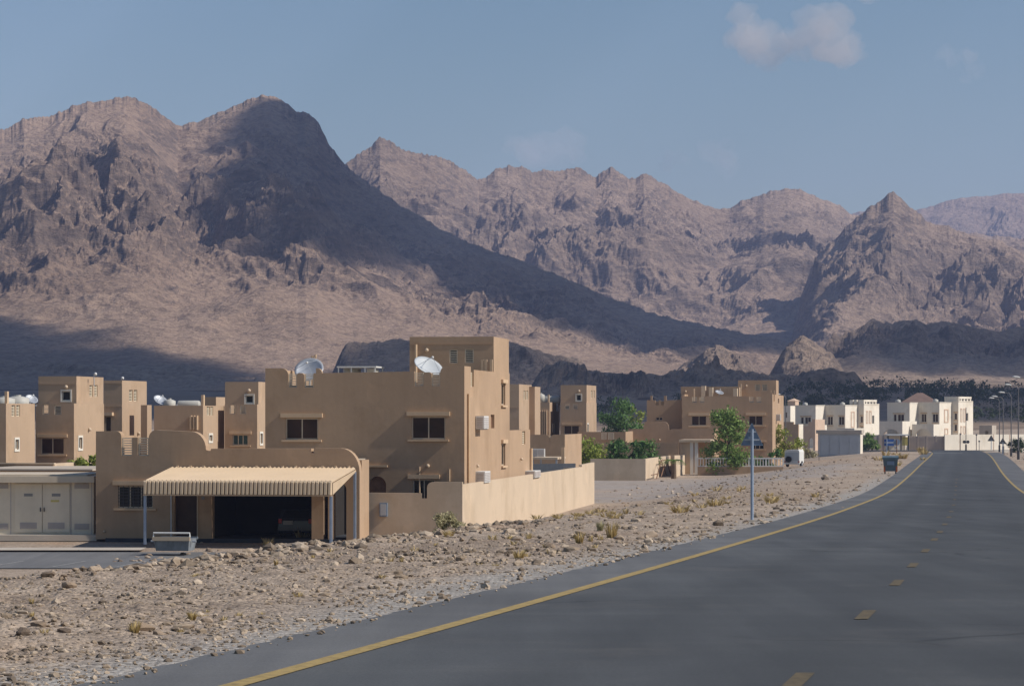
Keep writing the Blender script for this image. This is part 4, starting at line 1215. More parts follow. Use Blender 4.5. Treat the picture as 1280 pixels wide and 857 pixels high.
for (uu, vv, zz) in ((ua + .06, cv + .05, zv0 - .05), (ub - .07, cv + .05, zv0 - .05), (U(443.5, gv - .3), gv - .3, zb_ - .2)):
    MB().box(uu - .06, uu + .06, vv - .06, vv + .06, GZ, zz).build('post', 'pole', t)
b = MB()
for i in range(14):
    k = (i + .5) / 14; b.box(ra + (rb - ra) * k - .05, ra + (rb - ra) * k + .05, vb_ - .02, vb_ + .1, zb_ - .02, zb_ + .10)
b.build('wall_brackets', 'canopy', t)

# car under the canopy
cu, cvv = U(370, -4.6), -4.6
x, y = f.xy(cu, cvv)
t = thing('parked_car', 'dark car parked deep inside the carport, only its rear number plate showing', 'car', (x, y, GZ + .06), -f.th)
prof = [(0, .35), (0.02, .85), (.15, 1.0), (.55, 1.42), (2.1, 1.45), (2.9, 1.0), (3.9, .85), (4.0, .4), (3.9, .25), (.1, .25)]
MB().side([[(-.2 + a * 1.0, b_) for a, b_ in prof]], -.86, .86).build('body', 'carpaint', t)
MB().add([(-.7, -.07, 1.02), (.7, -.07, 1.02), (.6, .28, 1.37), (-.6, .28, 1.37), (-.7, -.04, 1.0), (.7, -.04, 1.0), (.6, .31, 1.35), (-.6, .31, 1.35)], [(0,1,2,3),(4,7,6,5),(0,4,5,1),(1,5,6,2),(2,6,7,3),(3,7,4,0)]).build('rear_window', 'glassdark', t)
for sx in (-.78, .78):
    for vy in (.5, 3.0): MB().disc((sx, vy, .31), (1, 0, 0), .31, .2).build('wheel', 'rubber', t)
    MB().box(sx - .08, sx + .08, -.24, -.18, .72, .95).build('tail_light', 'redlamp', t)
MB().box(-.62, -.12, -.23, -.2, .66, .86).build('number_plate', 'plate', t)
MB().box(-.9, .9, -.3, -.15, .38, .52).build('bumper', 'carpaint', t)

# ---------------------------------------------------------------- boundary wall of the villa
t = f.empty('boundary_wall', 'long sand-coloured boundary wall beside the large house, its right side in full sun', 'wall')
bv = -3.4
f2 = Frame(578, f.Y(U(578, bv), bv), 8)
t.location = (f2.ox, f2.oy, 0)
P2 = lambda px, py: (f2.U(px), f2.Z(py, f2.U(px)))
top = [P2(458, 615.5), P2(527, 616), P2(527, 622.5), P2(533.7, 622.5), P2(533.7, 610)] + arcr(*P2(533.8, 609), *P2(541, 602)) + [(0, f2.Z(602, 0))]
MB().front([[(P2(458, 616)[0], GZ), (0, GZ)] + top[::-1]], 0, .22).build('wall', 'boundary', t)
vE = f2.V(743); vM = f2.V(727.5)
zt0 = f2.Z(605.2, 0, .3)
zt1 = f2.Z(583.3, 0, vM); zt2 = f2.Z(577.5, 0, vE)
MB().side([[(.22, GZ - .1), (vE, GZ - .1), (vE, zt2), (vM, zt2 - .05), (vM, zt1), (.22, zt0)]], -.22, 0).build('wall', 'boundary', t)
MB().front([rect(-14, -.22, GZ, zt1 - .2)], vE - .22, vE).build('wall', 'boundary', t)
MB().box(-.215, -.17, vM - .5, vM + 4, zt1, zt1 + .02).build('coping', 'trim', t)
# meter box on the wall
bx = P2(475, 645), P2(484.5, 628)
t2 = thing('meter_box', 'grey-blue meter box fixed on the shaded boundary wall right of the canopy', 'meter box', (f2.ox, f2.oy, 0), -f2.th)
MB().box(bx[0][0], bx[1][0], -.16, -.005, bx[0][1], bx[1][1]).build('cabinet', 'signback', t2)
MB().box(bx[0][0] + .05, bx[1][0] - .05, -.18, -.16, bx[0][1] + .06, bx[1][1] - .06).build('door', 'kiosk', t2)
# shaded net shelter and garden bits behind the wall
t = thing('shade_net', 'dark netting stretched along the top of the boundary wall by the bushes', 'netting', (f2.ox, f2.oy, 0), -f2.th)
va, vb = f2.V(665, -2.2), f2.V(719.5, -2.2)
MB().side([[(va, f2.Z(592, -2.2, va) - .4), (vb, f2.Z(581, -2.2, vb) - .6), (vb, f2.Z(578.8, -2.2, vb)), (va, f2.Z(579.5, -2.2, va))]], -2.25, -2.2).build('net', 'mesh', t)
for k in range(6):
    vv = va + (vb - va) * k / 5; MB().box(-2.3, -2.25, vv - .03, vv + .03, GZ, f2.Z(580, -2.2, vv)).build('post', 'darksteel', t)

# ---------------------------------------------------------------- utility cabin at the far left
fc = Frame(117, 146.9, 1)
t = fc.empty('utility_cabin', 'low beige utility cabin with double doors and vents, at the left edge', 'cabin')
cz0 = fc.Z(667.5, 0); cz1 = fc.Z(602.5, 0); cl = fc.U(-90)
MB().box(cl, 0, 0, 6.0, cz0, cz1).build('wall', 'cabin', t)
MB().box(cl - .2, .12, -.55, 6.3, cz1, fc.Z(594.5, 0)).build('roof', 'cabinroof', t)
MB().box(cl, -.3, -.1, 6.0, fc.Z(594.5, 0), fc.Z(592.6, 0)).build('roof_cap', 'cabinroof', t)
MB().box(cl - .5, .3, -.9, 6.4, GZ - .1, cz0).build('plinth', 'concrete', t)
CU = lambda p: fc.U(p, -.05)
for a, b_ in ((18.5, 52.5), (53.5, 87)):
    d_ = MB().box(CU(a), CU(b_), -.06, -.005, fc.Z(665, 0), fc.Z(604.5, 0)).build('door', 'cabin', t)
    vb_ = MB()
    for i in range(5): vb_.box(CU(a) + .3, CU(b_) - .3, -.085, -.06, fc.Z(660, 0) + i * .055, fc.Z(660, 0) + i * .055 + .035)
    vb_.box(CU(a) + .26, CU(b_) - .26, -.07, -.06, fc.Z(660.5, 0), fc.Z(652.5, 0)).build('vent', 'cabindark', d_)
    MB().box(CU((a + b_) / 2) - .22, CU((a + b_) / 2) + .22, -.075, -.062, fc.Z(620, 0), fc.Z(616.5, 0)).build('notice', 'plate', d_)
    MB().box((CU(b_) - .1 if a < 20 else CU(a) + .05), (CU(b_) - .05 if a < 20 else CU(a) + .1), -.12, -.06, fc.Z(639, 0), fc.Z(634, 0)).build('handle', 'darksteel', d_)
MB().box(CU(63.5), CU(74), -.072, -.062, fc.Z(627, 0), fc.Z(624.5, 0)).build('warning_label', 'yellowboard', t)
for a, b_ in ((91, 113), (-8, 12)):
    for (y0, y1) in ((661, 654), (610, 603.5)):
        q = MB()
        for i in range(5): q.box(CU(a) + .1, CU(b_) - .1, -.04, -.003, fc.Z(y0, 0) + i * .055, fc.Z(y0, 0) + i * .055 + .035)
        q.box(CU(a) + .08, CU(b_) - .08, -.02, -.003, fc.Z(y0 + .3, 0), fc.Z(y1, 0)).build('vent', 'cabindark', t)
    MB().box(CU(a) - .12, CU(a) - .08, -.02, -.003, cz0, cz1).build('panel_seam', 'cabindark', t)
    MB().box(CU(b_) + .03, CU(b_) + .07, -.02, -.003, cz0, cz1).build('panel_seam', 'cabindark', t)
# yard walls behind the cabin
fy = Frame(67, 176, 8)
t = fy.empty('yard_wall', 'low sunlit yard wall with pale coping behind the utility cabin', 'wall')
yz = fy.Z(580, 0)
MB().box(fy.U(-60), 0, 0, .25, GZ, yz).build('wall', 'plaster', t); MB().box(-.25, 0, .25, 22, GZ, yz + .05).build('wall', 'boundary', t)
MB().box(fy.U(-60), .05, -.08, .3, yz, yz + .08).build('coping', 'boundary', t)
fy = Frame(114, 166, 8)
t = fy.empty('shed', 'flat pale shed roof between the utility cabin and the tower house', 'shed')
MB().box(fy.U(-40), 0, 0, 10, GZ, fy.Z(588, 0)).build('wall', 'plaster', t); MB().box(fy.U(-40) - .1, .1, -.1, 10.1, fy.Z(588, 0), fy.Z(586, 0)).build('roof', 'roofslab', t)

# ---------------------------------------------------------------- tower houses of the back rows
def tower_house(label, corner, d, specs, th=8, zb=GZ - 2, group='sand-coloured tower houses in the back rows', cat='house'):
    """specs: blocks given by photograph columns: left edge, front/side corner, end of lit side, top row, depth offset, features"""
    fr = Frame(corner, d, th)
    h = fr.empty('house', label, cat, group)
    for sp in specs:
        xl, xc_, xr, yt, v0 = sp[:5]; ft = sp[5] if len(sp) > 5 else {}
        u0, u1 = fr.U(xl, v0), fr.U(xc_, v0)
        v1 = max(v0 + 1.2, fr.V(xr, u1))
        zt = fr.Z(yt, u1, v0)
        zz = zb if 'zb' not in ft else fr.Z(ft['zb'], u1, v0)
        Zf = lambda py: fr.Z(py, (u0 + u1) / 2, v0)
        fh = []; sh = []; fo = None; so_ = None
        for w in ft.get('win', []): fh.append(rect(fr.U(w[0], v0), fr.U(w[1], v0), Zf(w[3]), Zf(w[2])))
        for w in ft.get('swin', []):
            a, b_ = fr.V(w[0], u1), fr.V(w[1], u1); zm = (a + b_) / 2
            sh.append(rect(a, b_, fr.Z(w[3], u1, zm), fr.Z(w[2], u1, zm)))
        gr = ft.get('gr', []); sgr = ft.get('sgr', [])
        for q in gr:
            r_ = rect(fr.U(q[0], v0), fr.U(q[1], v0), Zf(q[3]), min(Zf(q[2]), zt - .06)); fh.append(r_)
        for q in sgr:
            a, b_ = fr.V(q[0], u1), fr.V(q[1], u1)
            sh.append(rect(a, b_, fr.Z(q[3], u1, a), min(fr.Z(q[2], u1, a), zt - .06)))
        m = ft.get('mat', 'plaster2')
        shell(h, u0, u1, v0, v1, zz, zt, ft.get('par', .7), m, fo, fh, so_, sh)
        for i, w in enumerate(ft.get('win', [])):
            r_ = fh[i]; k = w[4] if len(w) > 4 else {}
            win_front(h, r_[0][0], r_[1][0], r_[0][1], r_[2][1], v0, **k)
        for i, w in enumerate(ft.get('swin', [])):
            r_ = sh[i]; k = w[4] if len(w) > 4 else {}
            win_side(h, r_[0][0], r_[1][0], r_[0][1], r_[2][1], u1, **k)
        for i, q in enumerate(gr):
            r_ = fh[len(ft.get('win', [])) + i]; grille_front(h, r_[0][0], r_[1][0], r_[0][1], r_[2][1], v0 + .06, 7)
        for i, q in enumerate(sgr):
            r_ = sh[len(ft.get('swin', [])) + i]; grille_side(h, r_[0][0], r_[1][0], r_[0][1], r_[2][1], u1 - .06, 7)
        for q in ft.get('bulb', []): bulb_front(h, fr.U(q[0], v0), Zf(q[1]), v0, .17)
        for q in ft.get('sbulb', []): bulb_side(h, fr.V(q[0], u1), fr.Z(q[1], u1, fr.V(q[0], u1)), u1, .17)
        for q in ft.get('band', []): MB().box(u0 + .01, u1 - .01, v0 - .04, v0 + .01, Zf(q) - .05, Zf(q) + .05).build('string_course', m, h)
        for q in ft.get('fin', []): MB().box(fr.U(q[0], v0 - .3), fr.U(q[1], v0 - .3), v0 - .3, v0 - .01, Zf(q[3]), Zf(q[2])).build('fin', 'trim', h)
        for q in ft.get('post', []): MB().box(fr.U(q[0], v0 + .4), fr.U(q[1], v0 + .4), v0 + .4, v0 + .75, zt - .7, fr.Z(q[2], u0, v0 + .4)).build('parapet_post', 'trim', h)
        for q in ft.get('lint', []): MB().box(fr.U(q[0], v0), fr.U(q[1], v0), v0 - .25, v0 + .02, Zf(q[3]), Zf(q[2])).build('lintel', 'trim', h)
    return fr, h
ND = dict(lintel=None, sill=None)
SUR = dict(lintel=None, sill=None, surround=.10, panes=1, glass='glassdark', fm='whiteframe')
SURS = dict(lintel=None, sill=None, surround=.14, panes=1, fm='whiteframe')
frA, hA = tower_house('tower house at the left edge, its tower wall with one square framed window', 92.5, 200, [
    (44.5, 92.5, 130, 504, 0, dict(gr=[(53.5, 61, 505.5, 518), (68, 76.5, 505.5, 518)], win=[(51, 80, 547, 567.5, dict(fm='frame'))], swin=[(98, 102.3, 546.5, 560.5, SURS)], sbulb=[(110.5, 536.5)])),
    (48, 95.6, 129.3, 470, 2.2, dict(zb=508, win=[(77.5, 88, 488.5, 500.5, SUR)], sgr=[(111.8, 116, 481, 495.5), (118, 122, 481, 495.5)], bulb=[(83, 483.5)], band=[479.3])),
])
frA2, hA2 = tower_house('low block with lit slatted parapet, cut by the left edge of the picture', 7.5, 192, [
    (-60, 7.5, 43.5, 504, 0, dict(sgr=[(14.5, 19, 506, 520), (20.5, 25, 506, 520)], swin=[(18.5, 23, 549, 561.5, SURS)], post=[(5.8, 9, 489)])),
])
frB, hB = tower_house('narrow tower house with a dark side door, second tower from the left', 152.6, 216, [
    (129.8, 152.6, 183.4, 475.2, 0, dict(band=[507.5, 478.5], win=[(131.5, 139, 520, 541, dict(panes=1, lintel=(.2, .25, .5), sill=None))], sgr=[(161.3, 166, 487, 501), (167.3, 171.5, 487, 501)], sbulb=[(172, 541.5)])),
    (176, 183.9, 189.5, 506, 2.0, dict()),
])
frC, hC = tower_house('wide low block with upright fins and roof tanks, behind the garage', 253.8, 208, [
    (192.5, 253.8, 280.5, 506.7, 0, dict(sgr=[(258.5, 262.3, 504.5, 519), (263, 266.5, 504.5, 519)], swin=[(261, 265, 543.5, 551, SURS)], fin=[(237, 239.2, 519, 537), (240.8, 243, 519, 537), (244.5, 246.6, 519, 537)], post=[(251.5, 254.5, 493.5)])),
    (255, 270, 292, 496, 9, dict()),
])
frC2, hC2 = tower_house('tower house standing close left of the large house, with a green-glazed window', 321.5, 212, [
    (280.8, 321.5, 331.8, 505, 0, dict(gr=[(287, 294.5, 506, 517), (300, 307.5, 506, 517)], win=[(291, 310, 543, 556, dict(glass='glassgreen', panes=3))], swin=[(324.8, 327.8, 541.5, 554, SURS)])),
    (281.3, 323, 331.5, 477, 1.8, dict(zb=509, win=[(307, 316.5, 494, 503.5, SUR)], bulb=[(311.5, 488)])),
])
def tank(fr, u_px, v, z_base_py, r, hgt, label, lying=False, cat='water tank', name='water_tank'):
    u = fr.U(u_px, v); x, y = fr.xy(u, v); z = fr.Z(z_base_py, u, v)
    t = thing(name, label, cat, (x, y, z), -fr.th, 'water tanks on the roofs')
    if lying:
        MB().tube([(-hgt / 2, 0, r + .2), (-hgt / 2 + .1, 0, r + .2), (hgt / 2 - .1, 0, r + .2), (hgt / 2, 0, r + .2)], [r * .8, r, r, r * .8], 16).build('tank_body', 'tank', t, True)
        MB().box(-hgt / 2 + .2, -hgt / 2 + .35, -r * .8, r * .8, -.5, .35).box(hgt / 2 - .35, hgt / 2 - .2, -r * .8, r * .8, -.5, .35).build('cradle', 'steel', t)
    else:
        MB().tube([(0, 0, 0), (0, 0, hgt * .85), (0, 0, hgt)], [r, r, r * .45], 16).build('tank_body', 'tank', t, True)
        MB().disc((0, 0, hgt + .04), (0, 0, 1), r * .3, .1, 10).build('lid', 'tank', t)
    MB().tube([(r + .1, 0, -.4), (r + .1, 0, hgt * .5)], .04, 6).build('pipe', 'steel', t)
    return t
tank(frA2, 22, 6, 511.5, .8, .9, 'white tank on the low block roof at the left edge')
tank(frA2, 5, 5, 510, .75, .75, 'white domed tank cut by the left edge of the picture')
tank(frC, 236, 6, 514.5, .32, 1.7, 'long white lying tank on the low block with fins', True)
tank(frC, 212, 5, 511, .45, .7, 'small beige tank on the left end of the low block with fins')
x, y = frC.xy(frC.U(200, 5), 5); dish((x, y, frC.Z(509, frC.U(200, 5), 5)), .55, math.radians(40), math.radians(50), 'small grey dish on the left end of the low finned block', 'steel', mast=.45)
x, y = frA2.xy(frA2.U(39, 7), 7); dish((x, y, frA2.Z(507, frA2.U(39, 7), 7)), .45, math.radians(40), math.radians(50), 'tiny grey dish on the low block left of the square-window tower', 'steel', mast=.4)
x, y = frA.xy(frA.U(112, 5), 5); 
for fr, px, v, py, lb in ((frA, 117.5, 5, 470, 'small white lamp on the roof edge of the square-window tower'), (frB, 151.5, 2, 475, 'small white lamp on the roof edge of the narrow tower')):
    u = fr.U(px, v); x, y = fr.xy(u, v); z = fr.Z(py, u, v)
    t = thing('roof_lamp', lb, 'lamp', (x, y, z - .7), 0, 'lamps on the tower roofs')
    MB().tube([(0, 0, 0), (0, 0, .8)], .04, 6).build('stem', 'steel', t); MB().ball((.1, 0, .85), .12).build('lamp_head', 'white', t, True)

frE, hE = tower_house('tall narrow tower with a lit slatted face just right of the large house', 648.8, 305, [
    (630, 648.8, 664.6, 480, 0, dict(sgr=[(654.6, 656.8, 488, 499), (658, 660.2, 488, 499)], band=[509])),
    (655, 668.5, 675.4, 483, 8, dict()),
])
frD, hD = tower_house('tower house with a square framed window, right of the large house', 733, 322, [
    (669, 687, 699.5, 502.5, -.6, dict(fin=[(674.5, 675.6, 512.5, 543), (677, 678.2, 512.5, 543), (679.6, 680.8, 512.5, 543), (682.2, 683.4, 512.5, 543)], swin=[(690.7, 692.6, 530.5, 539.5, SURS)], post=[(684.5, 686.5, 493)])),
    (700.3, 733, 745.6, 503, 0, dict(gr=[(706, 711.8, 504, 511), (716, 722, 504, 511)], win=[(705, 724, 531.5, 542.5, dict(panes=2))], swin=[(733.8, 735.3, 530, 540.5, SURS)])),
    (700.8, 733.3, 745.2, 481, 1.6, dict(zb=507, win=[(720.5, 726.5, 493, 500.6, SUR)], bulb=[(723.8, 488.6)], sgr=[(738.8, 740.4, 488, 497), (742, 743.4, 488, 497)])),
])
tank(frD, 690, 5, 508, .5, 1.8, 'white lying tank on the low block beside the square-window tower, right of the large house', True)
for px, py, hgt in ((676, 503, 1.0),): tank(frD, px, 4, py, .45, hgt, 'small white tank on the finned block right of the large house')

# garden walls between the houses
def garden_wall(label, corner, d, xl, xr, yt, yb=None, th=8, ytr=None, mat='plaster', notch=None, sidemat=None, zb=GZ - .2):
    fr = Frame(corner, d, th); t = fr.empty('garden_wall', label, 'wall', 'garden walls between the houses')
    zt = fr.Z(yt, 0); u0 = fr.U(xl)
    o = rect(u0, 0, zb, zt)
    if notch:
        a, b_, c_ = notch
        o = [(u0, zb), (0, zb), (0, zt), (fr.U(b_), zt)] + arc(fr.U(b_), zt, fr.U(b_) - .3, fr.Z(c_, 0) + .2, 4)[1:] + [(fr.U(b_) - .3, fr.Z(c_, 0)), (fr.U(a) + .3, fr.Z(c_, 0))] + arcr(fr.U(a) + .3, fr.Z(c_, 0) + .2, fr.U(a), zt, 4)[:-1] + [(fr.U(a), zt), (u0, zt)]
    MB().front([o], 0, .22).build('wall', mat, t)
    if notch: grille_front(t, fr.U(a) + .3, fr.U(b_) - .3, fr.Z(c_, 0), zt - .1, .06, 5)
    if xr:
        v1 = fr.V(xr); zt2 = fr.Z(ytr if ytr else yt, 0, v1) if ytr else zt
        MB().side([[(.22, zb), (v1, zb), (v1, zt2), (.22, zt)]], -.22, 0).build('wall', sidemat or mat, t)
    return fr, t
garden_wall('shaded garden wall with one notch in its top, right of the large house', 706, 232, 655, 727, 543, notch=(683, 692, 554), mat='plaster')
garden_wall('brown garden wall with twin slatted panels below the square-window tower', 782, 314, 722, 798, 539.5, mat='plaster', ytr=538)
garden_wall('long shaded garden wall behind the green bushes', 848, 306, 735, 849, 553, mat='plaster')
garden_wall('street corner wall with shaded front and sunlit end, in front of the bushes', 807, 278, 738, 842, 573.2, ytr=568.5, mat='boundary')
garden_wall('short sunlit wall right of the palm stump', 842, 292, 843.2, 886, 569, ytr=567.5, mat='boundary')
fq = Frame(782, 313.5, 8)
for a, b_ in ((752, 758), (760.5, 767.5)):
    t = thing('slatted_panel', 'pale slatted panel on the brown garden wall, %s of two' % ('left' if a < 755 else 'right'), 'panel', (fq.ox, fq.oy, 0), -fq.th, 'slatted panels on the garden wall')
    grille_front(t, fq.U(a), fq.U(b_), fq.Z(549, 0), fq.Z(540.5, 0), -.12, 6, name='grille')

# ---------------------------------------------------------------- second large villa
frS = Frame(965.5, 327, 8)
f = frS; U, V, Z = f.U, f.V, f.Z
h = f.empty('house', 'second large sand-coloured house with a roof tower, behind the triangular sign', 'house')
uL = U(852.5)
sv1 = V(979.5)
Zf = lambda py, px=910: Z(py, U(px), 0)
top = [(uL, Zf(495)), (U(865), Zf(495)), (U(865), Zf(502.8)), (U(871), Zf(502.8)), (U(871), Zf(496)), (U(874.5), Zf(496)), (U(874.5), Zf(502.8)), (U(880.5), Zf(502.8)), (U(880.5), Zf(495)),
       (U(936.5), Zf(495)), (U(936.5), Zf(502.8)), (U(942), Zf(502.8)), (U(942), Zf(496)), (U(945.8), Zf(496)), (U(945.8), Zf(502.8)), (U(951.5), Zf(502.8)), (U(951.5), Zf(494.5)), (U(956), Zf(491)), (0, Zf(491))]
w1 = (U(864.5), U(883), Zf(531.5), Zf(519.5)); w2 = (U(936), U(953.5), Zf(531), Zf(519.3)); w3 = (U(939), U(955), Zf(561), Zf(552.5))
zs = Z(493.5, 0, V(973))
sw = [(V(972.6), V(974.2)), (V(972.6), V(974.2))]
s1 = (V(972.4), V(974), Z(504, 0, V(973)), Z(498, 0, V(973))); s2 = (V(972.4), V(974.2), Z(543, 0, V(973)), Z(531, 0, V(973)))
shell(h, uL, 0, 0, sv1, GZ - .2, zs, .8, 'plaster', [(uL, GZ - .2), (0, GZ - .2)] + top[::-1], [rect(*w1), rect(*w2), rect(*w3)], None, [rect(*s1), rect(*s2)])
for w in (w1, w2): win_front(h, *w, lintel=(.35, .3, .2), sill=(.35, .15, .15))
win_front(h, *w3, glass='glassdark', panes=3)
win_side(h, *s1, 0, panes=1, lintel=None, sill=None); win_side(h, *s2, 0, panes=1)
for a, b_ in ((865, 871), (874.5, 880.5), (936.5, 942), (945.8, 951.5)): grille_front(h, U(a) + .01, U(b_) - .01, Zf(502.8), Zf(496), .08, 6)
# raised rear part, tower
rv = 5.0
front_wall(h, [rect(U(851, rv), U(924, rv), zs - 1, Z(483, U(890, rv), rv))], rv); MB().box(U(851, rv), U(924, rv), rv + T, rv + 5, zs - 1, Z(484, U(890, rv), rv)).build('upper_room', 'plaster', h)
bulb_front(h, U(857, rv), Z(489, U(857, rv), rv), rv, .15)
tv = V(970.5); tv1 = V(974.6); tz = Z(475, -.03, tv); a = U(922.5, tv)
g1 = (U(943.8, tv), U(950.3, tv), Z(488, 0, tv), Z(480, 0, tv)); g2 = (U(952.8, tv), U(959.2, tv), Z(488, 0, tv), Z(480, 0, tv))
front_wall(h, [rect(a, -.03, zs - 1, tz), rect(*g1), rect(*g2)], tv); side_wall(h, [rect(tv + T, tv + 6, zs - .02, tz)], -.03); side_wall(h, [rect(tv + T, tv + 6, zs - 1, tz)], a + T)
MB().box(a + T, -.03 - T, tv + T, tv + 6, tz - .8, tz - .5).build('roof', 'roofslab', h); front_wall(h, [rect(a + T, -.03 - T, zs - 1, tz)], tv + 6 - T)
for q in (g1, g2): grille_front(h, *q, tv + .05, 6)
bulb_front(h, U(933, tv), Z(482, 0, tv), tv, .16)
for q0, q1, y1 in ((866.5, 868.3, 485.5), (925.4, 926.8, 479.5), (963, 964.2, 487.5), (967.3, 968.4, 487.5)):
    vq = 2.5; MB().box(U(q0, vq), U(q1, vq), vq, vq + .3, zs - .8, Z(y1, U(q0, vq), vq)).build('parapet_post', 'trim', h)
for q0, q1, y1 in ((876.5, 881.7, 482.2), (886, 890.8, 484), (916.5, 921.5, 485.2)):
    vq = 3.2; MB().box(U(q0, vq), U(q1, vq), vq, vq + 1.2, zs - .8, Z(y1, U(q0, vq), vq)).build('parapet_pier', 'boundary', h)
# left rear block with battlements
lv = 3.0
top = []
for (px, py) in ((808.5, 500), (813, 500), (813, 494.5), (815.5, 494.5), (815.5, 500), (819.5, 500), (819.5, 506), (823.5, 506), (823.5, 500), (826, 500), (826, 506), (830, 506), (830, 494.5), (833, 494.5), (833, 500), (852.3, 499.5)):
    top.append((U(px, lv), Z(py, U(px, lv), lv)))
wq = (U(820, lv), U(828.3, lv), Z(525, 0, lv), Z(521.3, 0, lv))
front_wall(h, [[(U(808.5, lv), GZ - .2), (uL - .03, GZ - .2)] + top[::-1], rect(*wq)], lv); win_front(h, *wq, v=lv, glass='glassdark', lintel=None, sill=None)
MB().box(U(808.5, lv), uL - .03, lv + T + .3, lv + 8, GZ - .2, Z(501, 0, lv)).build('room', 'plaster', h)
# garage-like front block
bv = -7
top = [(U(785, bv), Z(536, 0, bv)), (U(804.5, bv), Z(536, 0, bv))] + arcr(U(804.5, bv), Z(533, 0, bv), U(808, bv), Z(526.6, 0, bv)) + arc(U(829, bv), Z(526.4, 0, bv), U(836, bv), Z(534, 0, bv)) + [(U(836.2, bv), Z(537.5, 0, bv)), (U(840, bv), Z(536, 0, bv)), (U(893, bv), Z(535.6, 0, bv))]
h2 = f.empty('garage', 'garage block with a rounded raised parapet in front of the second large house', 'garage')
front_wall(h2, [[(U(785, bv), GZ - .2), (U(893, bv), GZ - .2)] + top[::-1]], bv, 'plaster')
side_wall(h2, [rect(bv + T, -.05, GZ - .2, Z(536.5, 0, bv))], U(893, bv)); side_wall(h2, [rect(bv + T, -.05, GZ - .2, Z(536.5, 0, bv))], U(785, bv) + T)
MB().box(U(785, bv) + T, U(893, bv) - T, bv + T, -.1, Z(541, 0, bv), Z(540, 0, bv)).build('roof', 'roofslab', h2)
bulb_front(h2, U(824.5, bv), Z(549.5, 0, bv), bv, .14)
put_ac(frS, 0.0, 970.4, 525, 'air conditioner on the narrow lit side of the second large house', w=1.6, hgt=.7, d=.5)
vq = 4.0; x, y = f.xy(U(899, vq), vq); dish((x, y, zs - .8), .5, math.radians(30), math.radians(62), 'pale dish lying low on the roof of the second large house', 'steel', mast=.95)
# carport slab in front
fp = Frame(885, 306, 8); t = fp.empty('carport', 'pale flat-roofed carport with white columns beside the green tree', 'carport')
zt = fp.Z(549.3, 0); zt0 = fp.Z(552.5, 0)
MB().box(fp.U(849), .3, -.3, 7, zt0, zt).build('roof', 'boundary', t)
MB().side([rect(0, 6.5, GZ - .2, zt0)], fp.U(850.5), fp.U(850.5) + .25).build('wall', 'boundary', t)
MB().front([rect(fp.U(850.5), .2, GZ - .2, zt0)], 6.5, 6.75).build('wall', 'plaster', t)
for q in (864.3, 870): MB().box(fp.U(q) - .15, fp.U(q) + .2, .0, .3, GZ - .2, zt0).build('column', 'white', t)
MB().front([rect(fp.U(850.5) + .25, fp.U(863), GZ - .2, zt0)], .05, .25).build('wall', 'boundary', t)
# white fence on a low wall
ff = Frame(979, 300, 4); t = ff.empty('fence', 'white baluster fence on a low brown wall below the green tree', 'fence')
fa = ff.U(872); z0, z1, z2 = ff.Z(590.5, 0), ff.Z(583, 0), ff.Z(571.8, 0)
MB().box(fa, 0, -.1, .25, z0 - .4, z1).build('base_wall', 'plaster', t)
MB().box(fa, 0, 0, .14, z2 - .14, z2).build('top_rail', 'white', t); MB().box(fa, 0, .02, .12, z1, z1 + .1).build('bottom_rail', 'white', t)
n = 30
for i in range(n + 1):
    a = fa + (0 - fa) * i / n; w_ = .09 if i % 6 else .16
    MB().box(a - w_ / 2, a + w_ / 2, .02, .12, z1 + .1, z2 - .14).build('baluster', 'white', t)

